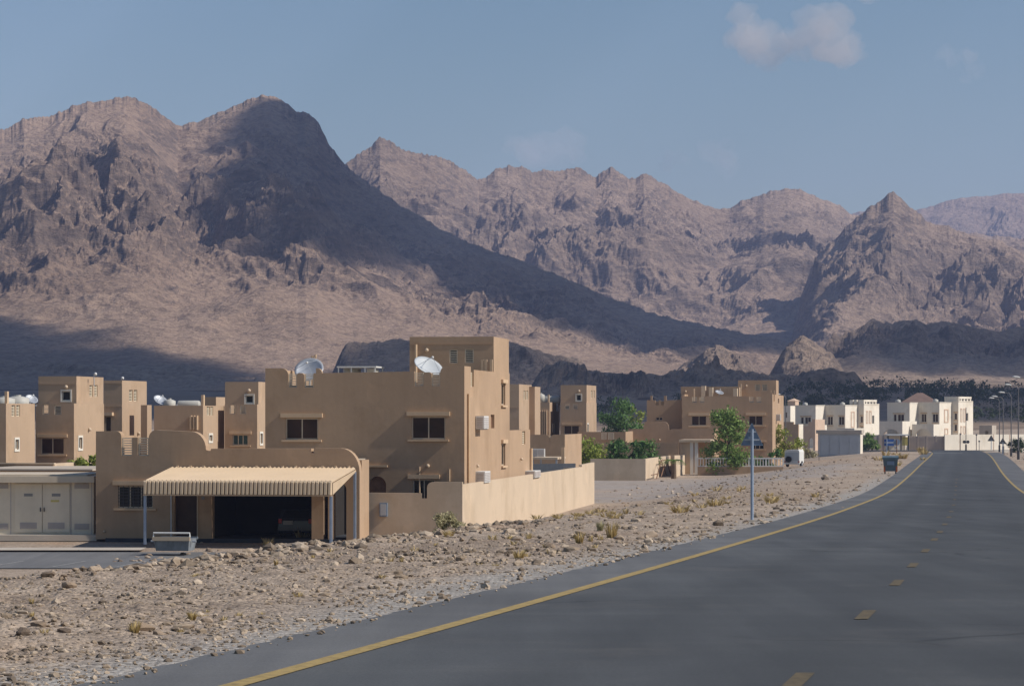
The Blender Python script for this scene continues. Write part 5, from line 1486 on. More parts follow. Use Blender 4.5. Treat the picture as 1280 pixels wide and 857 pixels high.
# ---------------------------------------------------------------- white houses by the junction
def white_house(label, px0, d, th, steps, yt, vb=14, zb=-6.2, tops=None, mats=None, feats=None, low=()):
    fr = Frame(px0, d, th); h = fr.empty('house', label, 'house', 'white houses at the junction')
    u0 = 0.0; v0 = 0.0; info = []
    for pf, ps in steps:
        u0 = fr.U(pf, v0); v0 = fr.V(ps, u0)
    vb = v0; u0 = 0.0; v0 = 0.0
    for i, (pf, ps) in enumerate(steps):
        u1 = fr.U(pf, v0); v1 = fr.V(ps, u1)
        zt = fr.Z(tops[i], u1, v0)
        Zf = lambda py: fr.Z(py, (u0 + u1) / 2, v0)
        ft = (feats or {}).get(i, {})
        fh = [rect(fr.U(w[0], v0), fr.U(w[1], v0), Zf(w[3]), Zf(w[2])) for w in ft.get('win', [])]
        sh = []
        for w in ft.get('swin', []):
            a, b_ = fr.V(w[0], u1), fr.V(w[1], u1); sh.append(rect(a, b_, fr.Z(w[3], u1, a), fr.Z(w[2], u1, a)))
        vbi = v1 if i == len(steps) - 1 else vb
        shell(h, u0, u1, v0, vbi, zb, zt, .6, (mats or {}).get(i, 'whitewall'), None, fh, None, sh)
        for r_, w in zip(fh, ft.get('win', [])): win_front(h, r_[0][0], r_[1][0], r_[0][1], r_[2][1], v0, panes=w[4] if len(w) > 4 else 2, glass='glass', lintel=(.12, .18, .12), sill=(.1, .14, .14), fm='whiteframe')
        for r_, w in zip(sh, ft.get('swin', [])): win_side(h, r_[0][0], r_[1][0], r_[0][1], r_[2][1], u1, panes=1, lintel=None, sill=None, fm='whiteframe')
        for (a, b_, y0, y1) in ft.get('niche', []):       # raised relief frames on the lit faces
            va, vb_ = fr.V(a, u1), fr.V(b_, u1)
            MB().side([rect(va, vb_, fr.Z(y1, u1, va), fr.Z(y0, u1, va)), rect(va + (vb_ - va) * .18, vb_ - (vb_ - va) * .18, fr.Z(y1, u1, va) + .15, fr.Z(y0, u1, va) - .2)], u1 - .01, u1 + .07).build('relief_frame', 'pinkwall', h)
        for (a, b_, y0, y1) in ft.get('crown', []):       # open battlements above the parapet
            MB().box(fr.U(a, v0 + .1), fr.U(b_, v0 + .1), v0 + .1, v0 + .5, fr.Z(y1, u1, v0), fr.Z(y0, u1, v0)).build('battlement', 'whitewall', h)
        MB().box(u0 - .06, u1 + .06, v0 - .06, v0 + .02, zt - .02, zt + .12).build('coping', 'whitewall', h)
        MB().box(u1 - .02, u1 + .06, v0 + .02, vbi - .1, zt - .02, zt + .12).build('coping', 'whitewall', h)
        u0, v0 = u1, v1
        info.append((u1, v1, zt))
    for (a, b_, y0, y1, vv, kind) in low:                  # lower front wings: porch with an arch, or a plain parapet wall
        ua_, ub_ = fr.U(a, vv), fr.U(b_, vv); zt = fr.Z(y0, ub_, vv)
        loops = [rect(ua_, ub_, zb, zt)]
        if kind == 'arch': loops.append(archhole(ua_ + (ub_ - ua_) * .14, ub_ - (ub_ - ua_) * .1, zb + .05, fr.Z(y1, ub_, vv)))
        MB().front(loops, vv, vv + .3).build('porch_wall', 'whitewall', h)
        MB().side([rect(vv + .3, -.02, zb, zt)], ub_ - .3, ub_).build('porch_wall', 'whitewall', h)
        MB().box(ua_, ub_ - .3, vv + .3, -.02, zt - .7, zt - .5).build('porch_roof', 'roofslab', h)
    return fr, h
fW1, hW1 = white_house('white flat-roofed house with a lit side tower, behind the grey kiosk', 994, 500, 30,
    [(1019.5, 1031), (1056.5, 1072), (1079.8, 1099)], None, vb=26, tops=[507, 506.8, 505.3],
    feats={0: dict(win=[(1001, 1004.6, 521, 529.5, 1), (1006, 1013.5, 521, 529.5)]), 1: dict(win=[(1034.5, 1041, 520.3, 531), (1048.5, 1055.2, 520.3, 531)], niche=[(1063.5, 1068, 514, 534)]),
           2: dict(win=[(1075.6, 1078.6, 520, 528, 1), (1075.6, 1078.6, 533, 537, 1)], swin=[(1090.3, 1092.8, 519, 529.5)], niche=[(1082.5, 1085, 513, 529), (1086.5, 1089, 513, 529)], crown=[(1062, 1066, 499.7, 505), (1067.5, 1071, 499.7, 505), (1073, 1079.8, 499.7, 505)])},
    low=[(1000, 1019, 531, 540, -5, 'plain'), (1046, 1068, 535, 541, -4, 'plain')])
# open crown on the tower of each white house
def crown(fr, h, px0, px1, y0, y1, v):
    u0, u1 = fr.U(px0, v), fr.U(px1, v); z0, z1 = fr.Z(y1, u1, v), fr.Z(y0, u1, v)
    b = MB(); L_ = 5.5
    for i in range(5): b.box(u0 + (u1 - u0 - .5) * i / 4, u0 + (u1 - u0 - .5) * i / 4 + .5, v, v + .3, z0, z1 - .35)
    for i in range(1, 5): b.box(u1 - .3, u1, v + L_ * i / 4 - .5, v + L_ * i / 4, z0, z1 - .35)
    b.box(u0, u1, v - .05, v + .35, z1 - .35, z1); b.box(u1 - .35, u1 + .05, v + .35, v + L_ + .05, z1 - .35, z1)
    b.build('tower_crown', 'whitewall', h)
crown(fW1, hW1, 1066, 1080.3, 499.4, 505.5, 10)
fW2, hW2 = white_house('white flat-roofed house with a tall lit tower beside the end of the road', 1109, 480, 31,
    [(1137, 1147.3), (1174.3, 1189.8), (1198, 1216.3)], None, vb=30, tops=[503.6, 503.3, 501.8],
    feats={0: dict(win=[(1117, 1120.6, 517.5, 526.5, 1), (1122, 1130, 517.5, 526.5)]), 1: dict(win=[(1151.7, 1158, 517, 527.5), (1165.7, 1172.6, 517, 527.5)], niche=[(1180, 1185.4, 511, 528), (1180.5, 1185, 535, 543)]),
           2: dict(win=[(1193, 1196.3, 516, 524.3, 1), (1193, 1196.3, 530, 538.5, 1)], swin=[(1208, 1210.3, 516, 526)], niche=[(1200.5, 1202.6, 510, 527), (1204.3, 1206.4, 510, 527), (1200.5, 1202.6, 532, 542), (1204.3, 1206.4, 532, 542)])},
    low=[(1099, 1128, 526.3, 536, -6, 'arch'), (1140, 1167, 530, 535.5, -3, 'arch')])
crown(fW2, hW2, 1180.5, 1198.4, 495.5, 502, 9)
for px, py, lb in ((1006.5, 504, 'white roof tank left of the first white house'), (1122.5, 500.3, 'white roof tank on the left part of the second white house'), (1053, 503.5, 'small white roof tank beside the first white tower'), (1169.5, 499.8, 'small white roof tank beside the second white tower')):
    fr = fW1 if px < 1100 else fW2
    tank(fr, px, 10, py + 4.5, .45, .75, lb)
# beige house with small pink pavilion behind
frK, hK = tower_house('narrow beige house behind, with a pink roof pavilion', 988, 560, [
    (972, 988, 996, 507, 0, dict(mat='whitewall', win=[(989 - 8, 984, 515, 522, dict(panes=1, lintel=None, sill=None))])),
    (984.5, 994, 998.5, 501, 4, dict(mat='pinkwall', zb=508))], 20, -6.2, 'pale houses far behind')
b = MB(); vv = 4; q0, q1 = frK.U(983.8, vv), frK.U(994.7, vv); zz = frK.Z(501, 0, vv)
b.add([(q0, vv - .2, zz), (q1, vv - .2, zz), (q1, vv + 4, zz), (q0, vv + 4, zz), ((q0 + q1) / 2, vv + 2, zz + 0.55)], [(0, 1, 4), (1, 2, 4), (2, 3, 4), (3, 0, 4), (3, 2, 1, 0)]).build('pavilion_roof', 'pinkwall', hK)
# pale low house with pink stepped porch in front of the first white house
frP = Frame(1019, 470, 30); t = frP.empty('porch', 'pinkish stepped porch wall in front of the first white house', 'porch')
zb = -6.1; q = lambda px: frP.U(px)
MB().front([[(q(1003), zb), (0, zb), (0, frP.Z(523.5, 0)), (q(1015), frP.Z(523.5, 0)), (q(1015), frP.Z(527, 0)), (q(1010.5), frP.Z(527, 0)), (q(1010.5), frP.Z(532, 0)), (q(1003), frP.Z(532, 0))], archhole(q(1011), q(1016.5), zb + .1, frP.Z(547, 0))], 0, .3).build('wall', 'pinkwall', t)
MB().side([rect(.3, frP.V(1031), zb, frP.Z(524, 0))], -.3, 0).build('wall', 'pinkwall', t)
frP = Frame(998, 440, 25); t = frP.empty('garden_wall', 'cream stepped wall left of the pink porch, behind the yellow tree', 'wall')
q = lambda px: frP.U(px)
MB().front([[(q(979), -6.1), (0, -6.1), (0, frP.Z(530, 0)), (q(992), frP.Z(530, 0)), (q(992), frP.Z(527, 0)), (q(979), frP.Z(527, 0))]], 0, .3).build('wall', 'plaster2', t)
MB().side([rect(.3, frP.V(1004), -6.1, frP.Z(530, 0))], -.3, 0).build('wall', 'whitewall', t)
# brown hipped roof behind the second white house
fr = Frame(1172, 620, 10); t = fr.empty('house', 'low house with a brown hipped roof behind the second white house', 'house')
a = fr.U(1126); zz = fr.Z(502.5, 0); zt = fr.Z(490.5, 0)
MB().box(a + .5, -.5, .5, 8.5, -6, zz).build('wall', 'whitewall', t)
MB().add([(a, 0, zz), (0, 0, zz), (0, 9, zz), (a, 9, zz), (a * .58, 4.5, zt), (a * .42, 4.5, zt)], [(0, 1, 5, 4), (1, 2, 5), (2, 3, 4, 5), (3, 0, 4), (3, 2, 1, 0)]).build('roof', 'hiproof', t)
# white boundary wall, gate, open pavilion and half-built room at the junction
fB = Frame(1181, 458, -32); t = fB.empty('boundary_wall', 'long white boundary wall at the end of the road', 'wall')
zt = fB.Z(543, 0); pxs_ = [1181, 1200, 1220.5, 1242, 1262, 1285, 1310, 1340]
for a, b_ in zip(pxs_[:-1], pxs_[1:]):
    MB().box(fB.U(a) + (.0 if a == 1181 else .06), fB.U(b_) - .06, 0, .2, -6.2, zt).build('wall_panel', 'whitewall', t)
    MB().box(fB.U(b_) - .06, fB.U(b_) + .06, -.04, .24, -6.2, zt + .03).build('pilaster', 'pinkwall', t)
fG = Frame(1181, 458.4, 3); t = fG.empty('gate', 'grey-brown metal gate of wide panels left of the white boundary wall', 'gate')
e = [1136.5, 1147.5, 1158.5, 1170, 1180.6]
for a, b_ in zip(e[:-1], e[1:]):
    p_ = MB().box(fG.U(a) + .07, fG.U(b_) - .07, .05, .12, -6.0, fG.Z(544.8, 0)).build('gate_panel', 'gate', t)
    m_b = MB()
    for k in range(1, 6): m_b.box(fG.U(a) + .07 + (fG.U(b_) - fG.U(a)) * k / 6 - .03, fG.U(a) + .07 + (fG.U(b_) - fG.U(a)) * k / 6 + .03, .02, .05, -6.0, fG.Z(545.5, 0))
    m_b.build('rib', 'gate', p_)
for a in e: MB().box(fG.U(a) - .07, fG.U(a) + .07, 0, .16, -6.2, fG.Z(544, 0)).build('gate_post', 'gate', t)
fG = Frame(1136, 456, 3); t = fG.empty('pavilion', 'open roadside pavilion with thin white roof and a yellow board', 'pavilion')
a = fG.U(1109); zt = fG.Z(543, 0)
MB().box(a, 0, -.4, 4, zt - .15, zt + .05).build('roof', 'white', t); MB().front([rect(a, -.2, -6.1, zt - .15)], 3.7, 3.9).build('wall', 'whitewall', t)
for q in (1110, 1126.3, 1135.6): MB().box(fG.U(q) - .1, fG.U(q) + .1, 0, .2, -6.1, zt - .15).build('post', 'darksteel', t)
MB().box(fG.U(1127.7), fG.U(1135), .3, .35, fG.Z(556.5, 0), fG.Z(546, 0)).build('board', 'yellowboard', t)
fR = Frame(1240, 500, 20); t = fR.empty('outbuilding', 'small grey half-built room beyond the white boundary wall', 'outbuilding')
a = fR.U(1224); hz_ = rect(fR.U(1231.5), fR.U(1235.3), fR.Z(543, 0), fR.Z(538, 0))
front_wall(t, [rect(a, 0, -6.2, fR.Z(531.5, 0)), hz_], 0, 'concrete'); side_wall(t, [rect(T, 4, -6.2, fR.Z(531.5, 0))], 0, 'concrete'); MB().box(a, -T, T + .5, 4, -6.2, fR.Z(532.5, 0)).build('room', 'concrete', t)
side_wall(t, [rect(T, 4, -6.2, fR.Z(531.5, 0))], a + T, 'concrete')
# grey-brown wall between kiosk and pavilion
fr = Frame(1106, 462, 3); t = fr.empty('garden_wall', 'grey-brown wall behind the roadside bush, right of the kiosk', 'wall')
e = [1076, 1084, 1092, 1099, 1106]
for a, b_ in zip(e[:-1], e[1:]): MB().box(fr.U(a) + .03, fr.U(b_) - .03, 0, .2, -6.2, fr.Z(543.3, 0)).build('wall_panel', 'gate', t)
for a in e: MB().box(fr.U(a) - .1, fr.U(a) + .1, -.05, .25, -6.2, fr.Z(542.7, 0)).build('pilaster', 'gate', t)
# grey kiosk
fk = Frame(1075, 400, 12); t = fk.empty('kiosk', 'grey flat-roofed substation kiosk with ribbed front, left of the road end', 'kiosk')
a = fk.U(1022.5); z0, z1 = fk.Z(567, 0) - .4, fk.Z(541.5, 0)
MB().box(a, 0, 0, fk.V(1078), z0, z1).build('wall', 'kiosk', t)
MB().box(a - .25, .25, -.3, fk.V(1078) + .2, z1, fk.Z(537.3, 0)).build('roof', 'concrete', t)
for q in (1024.5, 1036.5, 1048.5, 1061): MB().box(fk.U(q) - .06, fk.U(q) + .06, -.08, -.003, z0, fk.Z(551.5, 0)).build('rib', 'steel', t)
MB().box(-.0, .06, .02, fk.V(1078) - .1, z0, z1 - .02).build('lit_end_face', 'whitewall', t)  # white sheet over the grey end wall, sunlit brightness put into its colour
for a_, b_ in ((1025.5, 1036), (1037.5, 1048), (1049.5, 1060.5), (1062, 1073.5)):
    MB().box(fk.U(a_), fk.U(b_), -.04, -.003, z0 + .25, fk.Z(544, 0)).build('door', 'kiosk', t)

# ================================================================== TREES AND PLANTS
def leaves(centres, n, size, rs, spread, flat=0.75):
    """many small leaf faces gathered in clumps round the given clump centres"""
    c = np.array([q[:3] for q in centres]); r = np.array([q[3] for q in centres])
    w = r ** 2; idx = rs.choice(len(c), n, p=w / w.sum())
    d = rs.normal(size=(n, 3)); d /= np.linalg.norm(d, axis=1)[:, None]
    rad = r[idx] * (0.35 + 1.0 * rs.rand(n) ** 1.3) * spread
    P = c[idx] + d * rad[:, None] * np.array([1, 1, flat])
    nrm = d + rs.normal(size=(n, 3)) * 0.7; nrm /= np.linalg.norm(nrm, axis=1)[:, None]
    t = np.cross(nrm, rs.normal(size=(n, 3))); t /= np.linalg.norm(t, axis=1)[:, None]
    b = np.cross(nrm, t)
    s = size * (0.6 + 0.8 * rs.rand(n))[:, None]
    V = np.stack([P - t * s, P - b * s * .45, P + t * s, P + b * s * .45], 1).reshape(-1, 3)
    Q = np.arange(n * 4).reshape(-1, 4)
    return V, Q

def plant(name, label, cat, px, py, d, wpx, hpx, lmat, n, seed, size=0.16, trunk=True, clumps=16, group=None, low=0.0, base=None):
    """tree or bush: width and height given as they appear at distance d; trunk and limbs carry the leaf clumps"""
    rs = np.random.RandomState(seed)
    o = base if base is not None else drop(px, d)
    wd = wpx / F * d * 1.12; hg = hpx / F * d
    t = thing(name, label, cat, o, 0, group)
    c = []
    for i in range(clumps):
        k = rs.rand()
        z = hg * (low + (0.94 - low) * k)
        kk = (z / hg - low) / (1 - low)
        rr = wd * .5 * (0.45 + 0.75 * math.sin(math.pi * min(.97, .22 + .72 * kk)))* 0.8
        a = rs.rand() * 2 * math.pi; q = math.sqrt(rs.rand()) * rr
        c.append((q * math.cos(a), q * math.sin(a), z, wd * (.13 + .10 * rs.rand())))
    V_, Q_ = leaves(c, n, size, rs, 1.0)
    V_[:, 2] = np.maximum(V_[:, 2], 0.02)
    link('crown', tri_mesh('crown', V_, Q_, M[lmat]), t)
    if trunk:
        b = MB(); r0 = max(.05, wd * .035)
        top = Vector((rs.normal() * wd * .05, rs.normal() * wd * .05, hg * .62))
        b.tube([(0, 0, -.15), (top.x * .3, top.y * .3, hg * .25), top], [r0, r0 * .8, r0 * .35], 7)
        b.build('trunk', 'trunk', t)
        lb = MB()
        for q in c[::2]:
            s0 = Vector((top.x * .5, top.y * .5, hg * (.2 + .3 * rs.rand())))
            e = Vector(q[:3]); lb.tube([s0, (s0 + e) / 2 + Vector((0, 0, hg * .03)), e], [r0 * .4, r0 * .25, r0 * .1], 5)
        lb.build('limbs', 'trunk', t)
    return t
def behind_wall(px, py, d): return at(px, py, d)
plant('tree', 'leafy green tree in front of the second large house, left of the triangular sign', 'tree', 911, 585, 301, 52, 81, 'leaf_green', 6000, 1, .17, True, 26, low=.06)
plant('tree', 'loose yellow-green tree between the second large house and the grey kiosk', 'tree', 985, 575, 335, 40, 50, 'leaf_yellow', 1500, 2, .16, True, 14, low=.2)
plant('tree', 'dark round-crowned tree between the two large houses', 'tree', 776, 545, 400, 56, 74, 'leaf_dark', 4200, 3, .24, True, 20, low=.1)
plant('tree', 'pale olive tree peeping out right of the dark round tree', 'tree', 797, 540, 430, 26, 62, 'leaf_yellow', 900, 4, .22, True, 9, low=.15)
plant('bush', 'light yellow-green bush behind the street corner wall', 'bush', 736, 585, 290, 50, 48, 'leaf_yellow', 2800, 5, .17, True, 20, low=.15)
plant('bush', 'dark green bush with white specks right of the light bush', 'bush', 779, 585, 291, 38, 48, 'leaf_dark', 2200, 6, .17, True, 16, low=.15)
plant('bush', 'dark green rounded bush nearest the sunlit end of the street corner wall', 'bush', 806, 585, 292, 40, 45, 'leaf_dark', 2200, 7, .17, True, 16, low=.15)
plant('bush', 'bright green shrub rising behind the utility cabin roof', 'bush', 104, 600, 181, 32, 77, 'leaf_yellow', 1600, 8, .13, True, 14, low=.74)
for i, (px, w, h_) in enumerate(((936, 20, 24), (950, 18, 20), (966, 20, 26))):
    plant('bush', ['low green garden bush just right of the leafy tree, behind the fence', 'lowest green garden bush, behind the middle of the white fence', 'green garden bush at the right end of the white fence'][i], 'bush', px, 585, 305, w, h_, 'leaf_dark' if i else 'leaf_green', 900, 20 + i, .14, False, 9, 'bushes behind the white fence')
plant('bush', 'dusty green roadside bush right of the grey kiosk', 'bush', 1090, 566, 448, 24, 21, 'leaf_green', 1300, 30, .22, True, 12, low=.05)
plant('bush', 'sparse dusty bush in the corner left of the grey kiosk', 'bush', 1010, 570, 395, 16, 17, 'greygrass', 500, 31, .16, True, 8)
plant('bush', 'green bush cut by the right edge, in front of the white boundary wall', 'bush', 1275, 558, 420, 26, 17, 'leaf_far', 900, 33, .2, True, 9)
plant('bush', 'grey-green scrub bush leaning on the foot of the shaded boundary wall', 'bush', 557, 655, 84, 38, 24, 'greygrass', 2400, 35, .04, False, 12)

# palm stump with drooping fronds at the gap in the walls
o = drop(842, 286); t = thing('palm', 'short dark palm with drooping fronds in the gap between the sunlit walls', 'palm', o)
hg = o.z; ph = 22 / F * 286
MB().tube([(0, 0, -.2), (.03, 0, ph * .5), (0, 0, ph)], [.28, .24, .22], 9).build('trunk', 'trunk', t)
rs = np.random.RandomState(4)
for k in range(14):
    a = k / 14 * 2 * math.pi + rs.rand() * .3; L_ = rs.uniform(.9, 1.4); b = MB()
    pts = [Vector((math.cos(a) * L_ * q, math.sin(a) * L_ * q, ph + .35 * math.sin(q * 2.2) - .55 * q * q * rs.uniform(.8, 1.3))) for q in (0, .3, .6, .85, 1)]
    b.tube(pts, [.03, .025, .02, .012, .006], 4)
    for i in range(1, 5):
        for sgn in (-1, 1):
            for j in (0, .5):
                p = pts[i - 1].lerp(pts[i], j + .25); dx = Vector((-math.sin(a), math.cos(a), 0)) * sgn * .28 + Vector((math.cos(a), math.sin(a), -.6)) * .22
                b.add([p, p + dx * .5 + Vector((0, 0, .03)), p + dx], [(0, 1, 2)])
    b.build('frond', 'leaf_green' if k % 3 else 'leaf_dark', t)

# far tree belts beyond the houses
def tree_belt(name, n, px0, px1, d0, d1, h0, h1, seed, skip=None):
    rs = np.random.RandomState(seed); Vs = []; Qs = []; k = 0
    for i in range(n):
        px = rs.uniform(px0, px1); d = rs.uniform(d0, d1)
        if skip and skip(px, d): continue
        if gnoise(np.array([px / 60]), np.array([d / 90]), seed)[0] < -.05: continue
        x = (px - 640) / F * d; z = gz(x, d); hh = rs.uniform(h0, h1); r = hh * rs.uniform(.35, .6)
        c = [(x + rs.normal() * r * .5, d + rs.normal() * r * .5, z + hh * rs.uniform(.25, .85), r * rs.uniform(.35, .6)) for _ in range(5)]
        v, q = leaves(c, 70, hh * .085, rs, 1.0)
        Vs.append(v); Qs.append(q + k); k += len(v)
    o = link(name, tri_mesh(name, np.concatenate(Vs), np.concatenate(Qs), M['leaf_far'])); o['kind'] = 'stuff'
    tag(o, {'date_grove': 'dark green date grove spread along the foot of the hills', 'tree_belt': 'band of dark green trees behind the houses by the junction'}[name], 'trees')
tree_belt('tree_belt', 260, 700, 1420, 640, 860, 3.0, 5.5, 3, lambda px, d: (1010 < px < 1210 and px % 7 < 2))
tree_belt('date_grove', 420, 930, 1420, 830, 1130, 3.5, 7, 5, lambda px, d: px < 1010 and px % 5 < 3)

# ================================================================== STONES, GRAVEL, DRY GRASS
def stone_mesh(seed, sub=2, flat=.6):
    rr = random.Random(seed); bm = bmesh.new()
    bmesh.ops.create_icosphere(bm, subdivisions=sub, radius=1)
    ax = [Vector((rr.gauss(0, 1), rr.gauss(0, 1), rr.gauss(0, 1))).normalized() for _ in range(9)]
    lim = [rr.uniform(.5, .85) for _ in ax]
    sx, sy = rr.uniform(.8, 1.25), rr.uniform(.65, 1.0)
    for v in bm.verts:
        for a, l in zip(ax, lim):
            q = v.co.dot(a)
            if q > l: v.co -= a * (q - l) * .9
        v.co *= 1 + rr.uniform(-.04, .04)
        v.co = Vector((v.co.x * sx, v.co.y * sy, v.co.z * flat))
    me = bpy.data.meshes.new('stone'); bm.to_mesh(me); bm.free(); me.materials.append(M['rock'])
    return me
stones = [stone_mesh(i, 2, RNG.uniform(.5, .8)) for i in range(12)]
def put_stone(px, py, w, label, group, k=None, name='stone', tint=None):
    p = on_ground(px, py); size = w / F * p.y * .5
    o = link(name, stones[RNG.randrange(12) if k is None else k])
    o.location = (p.x, p.y, p.z + size * .12); o.scale = (size * RNG.uniform(.9, 1.1), size * RNG.uniform(.9, 1.1), size * RNG.uniform(.8, 1.05))
    o.rotation_euler = (RNG.uniform(-.25, .25), RNG.uniform(-.25, .25), RNG.uniform(0, 6.28))
    tag(o, label, 'stone', group)
    return o
big = [(179, 787, 30, 'rounded grey boulder with a dry tuft beside it, lower left near the road'), (28, 795, 28, 'long flat-topped brown stone at the lower left edge'), (118, 712, 20, 'pale rounded boulder standing out on the bank below the parking street'),
       (181, 709, 22, 'dark angular boulder on the bank left of the metal skip'), (87, 733, 22, 'angular grey stone with a shaded left face, below the pale boulder'), (48, 783, 22, 'flat pale stone above the long brown stone at lower left'),
       (80, 791, 20, 'mottled stone between the flat pale stone and the grey boulder'), (60, 721, 18, 'pale flat slab on the bank near the left edge'), (258, 778, 22, 'broad tan stone right of the grey boulder, near the shoulder'),
       (198, 793, 17, 'grey stone just right of the rounded boulder'), (647, 675, 17, 'dark brown stone on the verge below the sunlit boundary wall'), (687, 685, 17, 'whitish flat stone on the verge below the sunlit boundary wall'),
       (725, 667, 15, 'dark stone behind the dry tuft below the end of the boundary wall'), (638, 687, 13, 'small dark stone with a dry tuft, left of the whitish flat stone'), (815, 671, 22, 'long pale stone lying on the verge left of the sign post')]
for px, py, w, lb in big: put_stone(px, py, w, lb, 'large stones on the verge', name='boulder' if w > 19 else 'stone')
n_st = 0
line = [(70, 712), (150, 700), (200, 694), (300, 687), (400, 676), (480, 667), (560, 660), (640, 655), (700, 650)]
for i in range(125):      # the rubble bank along the top of the slope
    t_ = RNG.random() ** .9 * (len(line) - 1.001); k = int(t_); q = t_ - k
    px = line[k][0] * (1 - q) + line[k + 1][0] * q + RNG.gauss(0, 8); py = line[k][1] * (1 - q) + line[k + 1][1] * q + abs(RNG.gauss(0, 7)) - 1
    put_stone(px, py, RNG.uniform(5, 13) * (1.0 if px < 340 else .62), 'rough tan stone in the rubble bank along the top of the slope', 'rubble stones along the bank')
i = 0
while i < 90:            # loose stones over the verge
    px = RNG.uniform(0, 980); py = RNG.uniform(655, 850)
    e_py = 857 - (px - 100) * .235
    if py > e_py - 6: continue
    i += 1; put_stone(px, py, RNG.uniform(3, 6), 'loose weathered stone on the gravel verge', 'loose stones on the gravel verge')
for i in range(30):
    put_stone(RNG.uniform(760, 1075), RNG.uniform(606, 640), RNG.uniform(3.5, 7), 'small stone on the far verge beyond the boundary wall', 'stones on the far verge')
for px, py, w in ((933, 653, 10), (949, 651, 9), (957, 653, 8), (927, 649, 7), (941, 655, 7)):
    put_stone(px, py, w, 'stone heaped at the foot of the triangular sign post', 'stones at the sign post')

def gravel(name, n, y0, y1, emin, emax, seed, smin, smax, pxa, pxb, right=False):
    rs = np.random.RandomState(seed)
    u = rs.rand(n); y = 1 / (u / y0 + (1 - u) / y1)
    x = (rs.uniform(pxa, pxb, n) - 640) / F * y
    e = (x - right_edge(y)) if right else (left_edge(y) - x)
    edge_den = np.clip(.35 + .65 * sstep(.0, .6, e), 0, 1)
    ok = (e > emin) & (e < emax) & (rs.rand(n) < edge_den)
    cl = gnoise(x * .35, y * .35, seed) + .5 * gnoise(x * 1.3, y * 1.3, seed + 3)
    ok &= rs.rand(n) < np.clip(.62 + .8 * cl, .12, 1)
    x, y = x[ok], y[ok]; n = len(x)
    s = np.exp(rs.normal(0, .5, n)) * (smin + (smax - smin) * (y - y0) / (y1 - y0)); s = np.clip(s, smin * .45, smax * 3.5)
    z = ground(x, y) + s * .1
    inside = (~np.asarray(right)) & ((left_edge(y) - x) < 0) if not right else np.zeros(n, bool)
    z = np.where(inside, z_road(y) + s * .25, z)
    bm = bmesh.new(); bmesh.ops.create_icosphere(bm, subdivisions=1, radius=1)
    B = np.array([v.co[:] for v in bm.verts]); Tt = np.array([[v.index for v in f_.verts] for f_ in bm.faces]); bm.free()
    m = len(B)
    P = B[None] * (1 + .28 * rs.uniform(-1, 1, (n, m, 1)))
    P = P * (np.stack([rs.uniform(.8, 1.3, n), rs.uniform(.6, 1, n), rs.uniform(.35, .8, n)], -1))[:, None]
    a = rs.rand(n) * 6.283; ca, sa = np.cos(a)[:, None], np.sin(a)[:, None]
    P = np.stack([P[..., 0] * ca - P[..., 1] * sa, P[..., 0] * sa + P[..., 1] * ca, P[..., 2]], -1) * s[:, None, None]
    P = P + np.stack([x, y, z], -1)[:, None]
    Tr = (Tt[None] + (np.arange(n) * m)[:, None, None]).reshape(-1, 3)
    o = link(name, tri_mesh(name, P.reshape(-1, 3), Tr, M['gravel'])); o['kind'] = 'stuff'
    return o
gravel('gravel', 36000, 14.5, 62, -.22, 15, 1, .011, .028, -120, 1050)
gravel('gravel', 9000, 44, 112, .0, 15, 2, .032, .052, -60, 1080)
gravel('gravel', 3500, 112, 360, .1, 24, 3, .05, .10, 740, 1140)
gravel('rubble', 9000, 46, 92, 7.2, 13.5, 7, .05, .085, 20, 760)
gravel('gravel', 900, 150, 420, .1, 14, 4, .07, .16, 1200, 1330, True)

def tuft(px, py, wpx, hpx, label, mat='drygrass', n=60, seed=0, group='dry grass tufts on the verge', p=None):
    rs = np.random.RandomState(seed); p = p if p is not None else on_ground(px, py)
    wd = wpx / F * p.y / 2; hg = hpx / F * p.y
    a = rs.rand(n) * 6.283; r = np.sqrt(rs.rand(n)) * wd * .45
    b0 = np.stack([r * np.cos(a), r * np.sin(a), np.zeros(n) - .02], -1)
    out = np.stack([np.cos(a), np.sin(a)], -1) * (wd * (.25 + .55 * rs.rand(n)))[:, None]
    hh = hg * (.45 + .55 * rs.rand(n))
    mid = b0 + np.concatenate([out * .4, (hh * .65)[:, None]], 1); tip = b0 + np.concatenate([out, hh[:, None]], 1)
    sd_ = np.stack([-np.sin(a + 1), np.cos(a + 1), 0 * a], -1) * (max(.006, .6 / F * p.y))
    V_ = np.stack([b0 - sd_, b0 + sd_, mid + sd_ * .8, mid - sd_ * .8, tip], 1).reshape(-1, 3)
    k = np.arange(n)[:, None] * 5
    T_ = np.concatenate([k + [0, 1, 2], k + [0, 2, 3], k + [3, 2, 4]])
    o = link('grass_tuft', tri_mesh('grass_tuft', V_, T_, M[mat])); o.location = p
    return tag(o, label, 'grass', group)
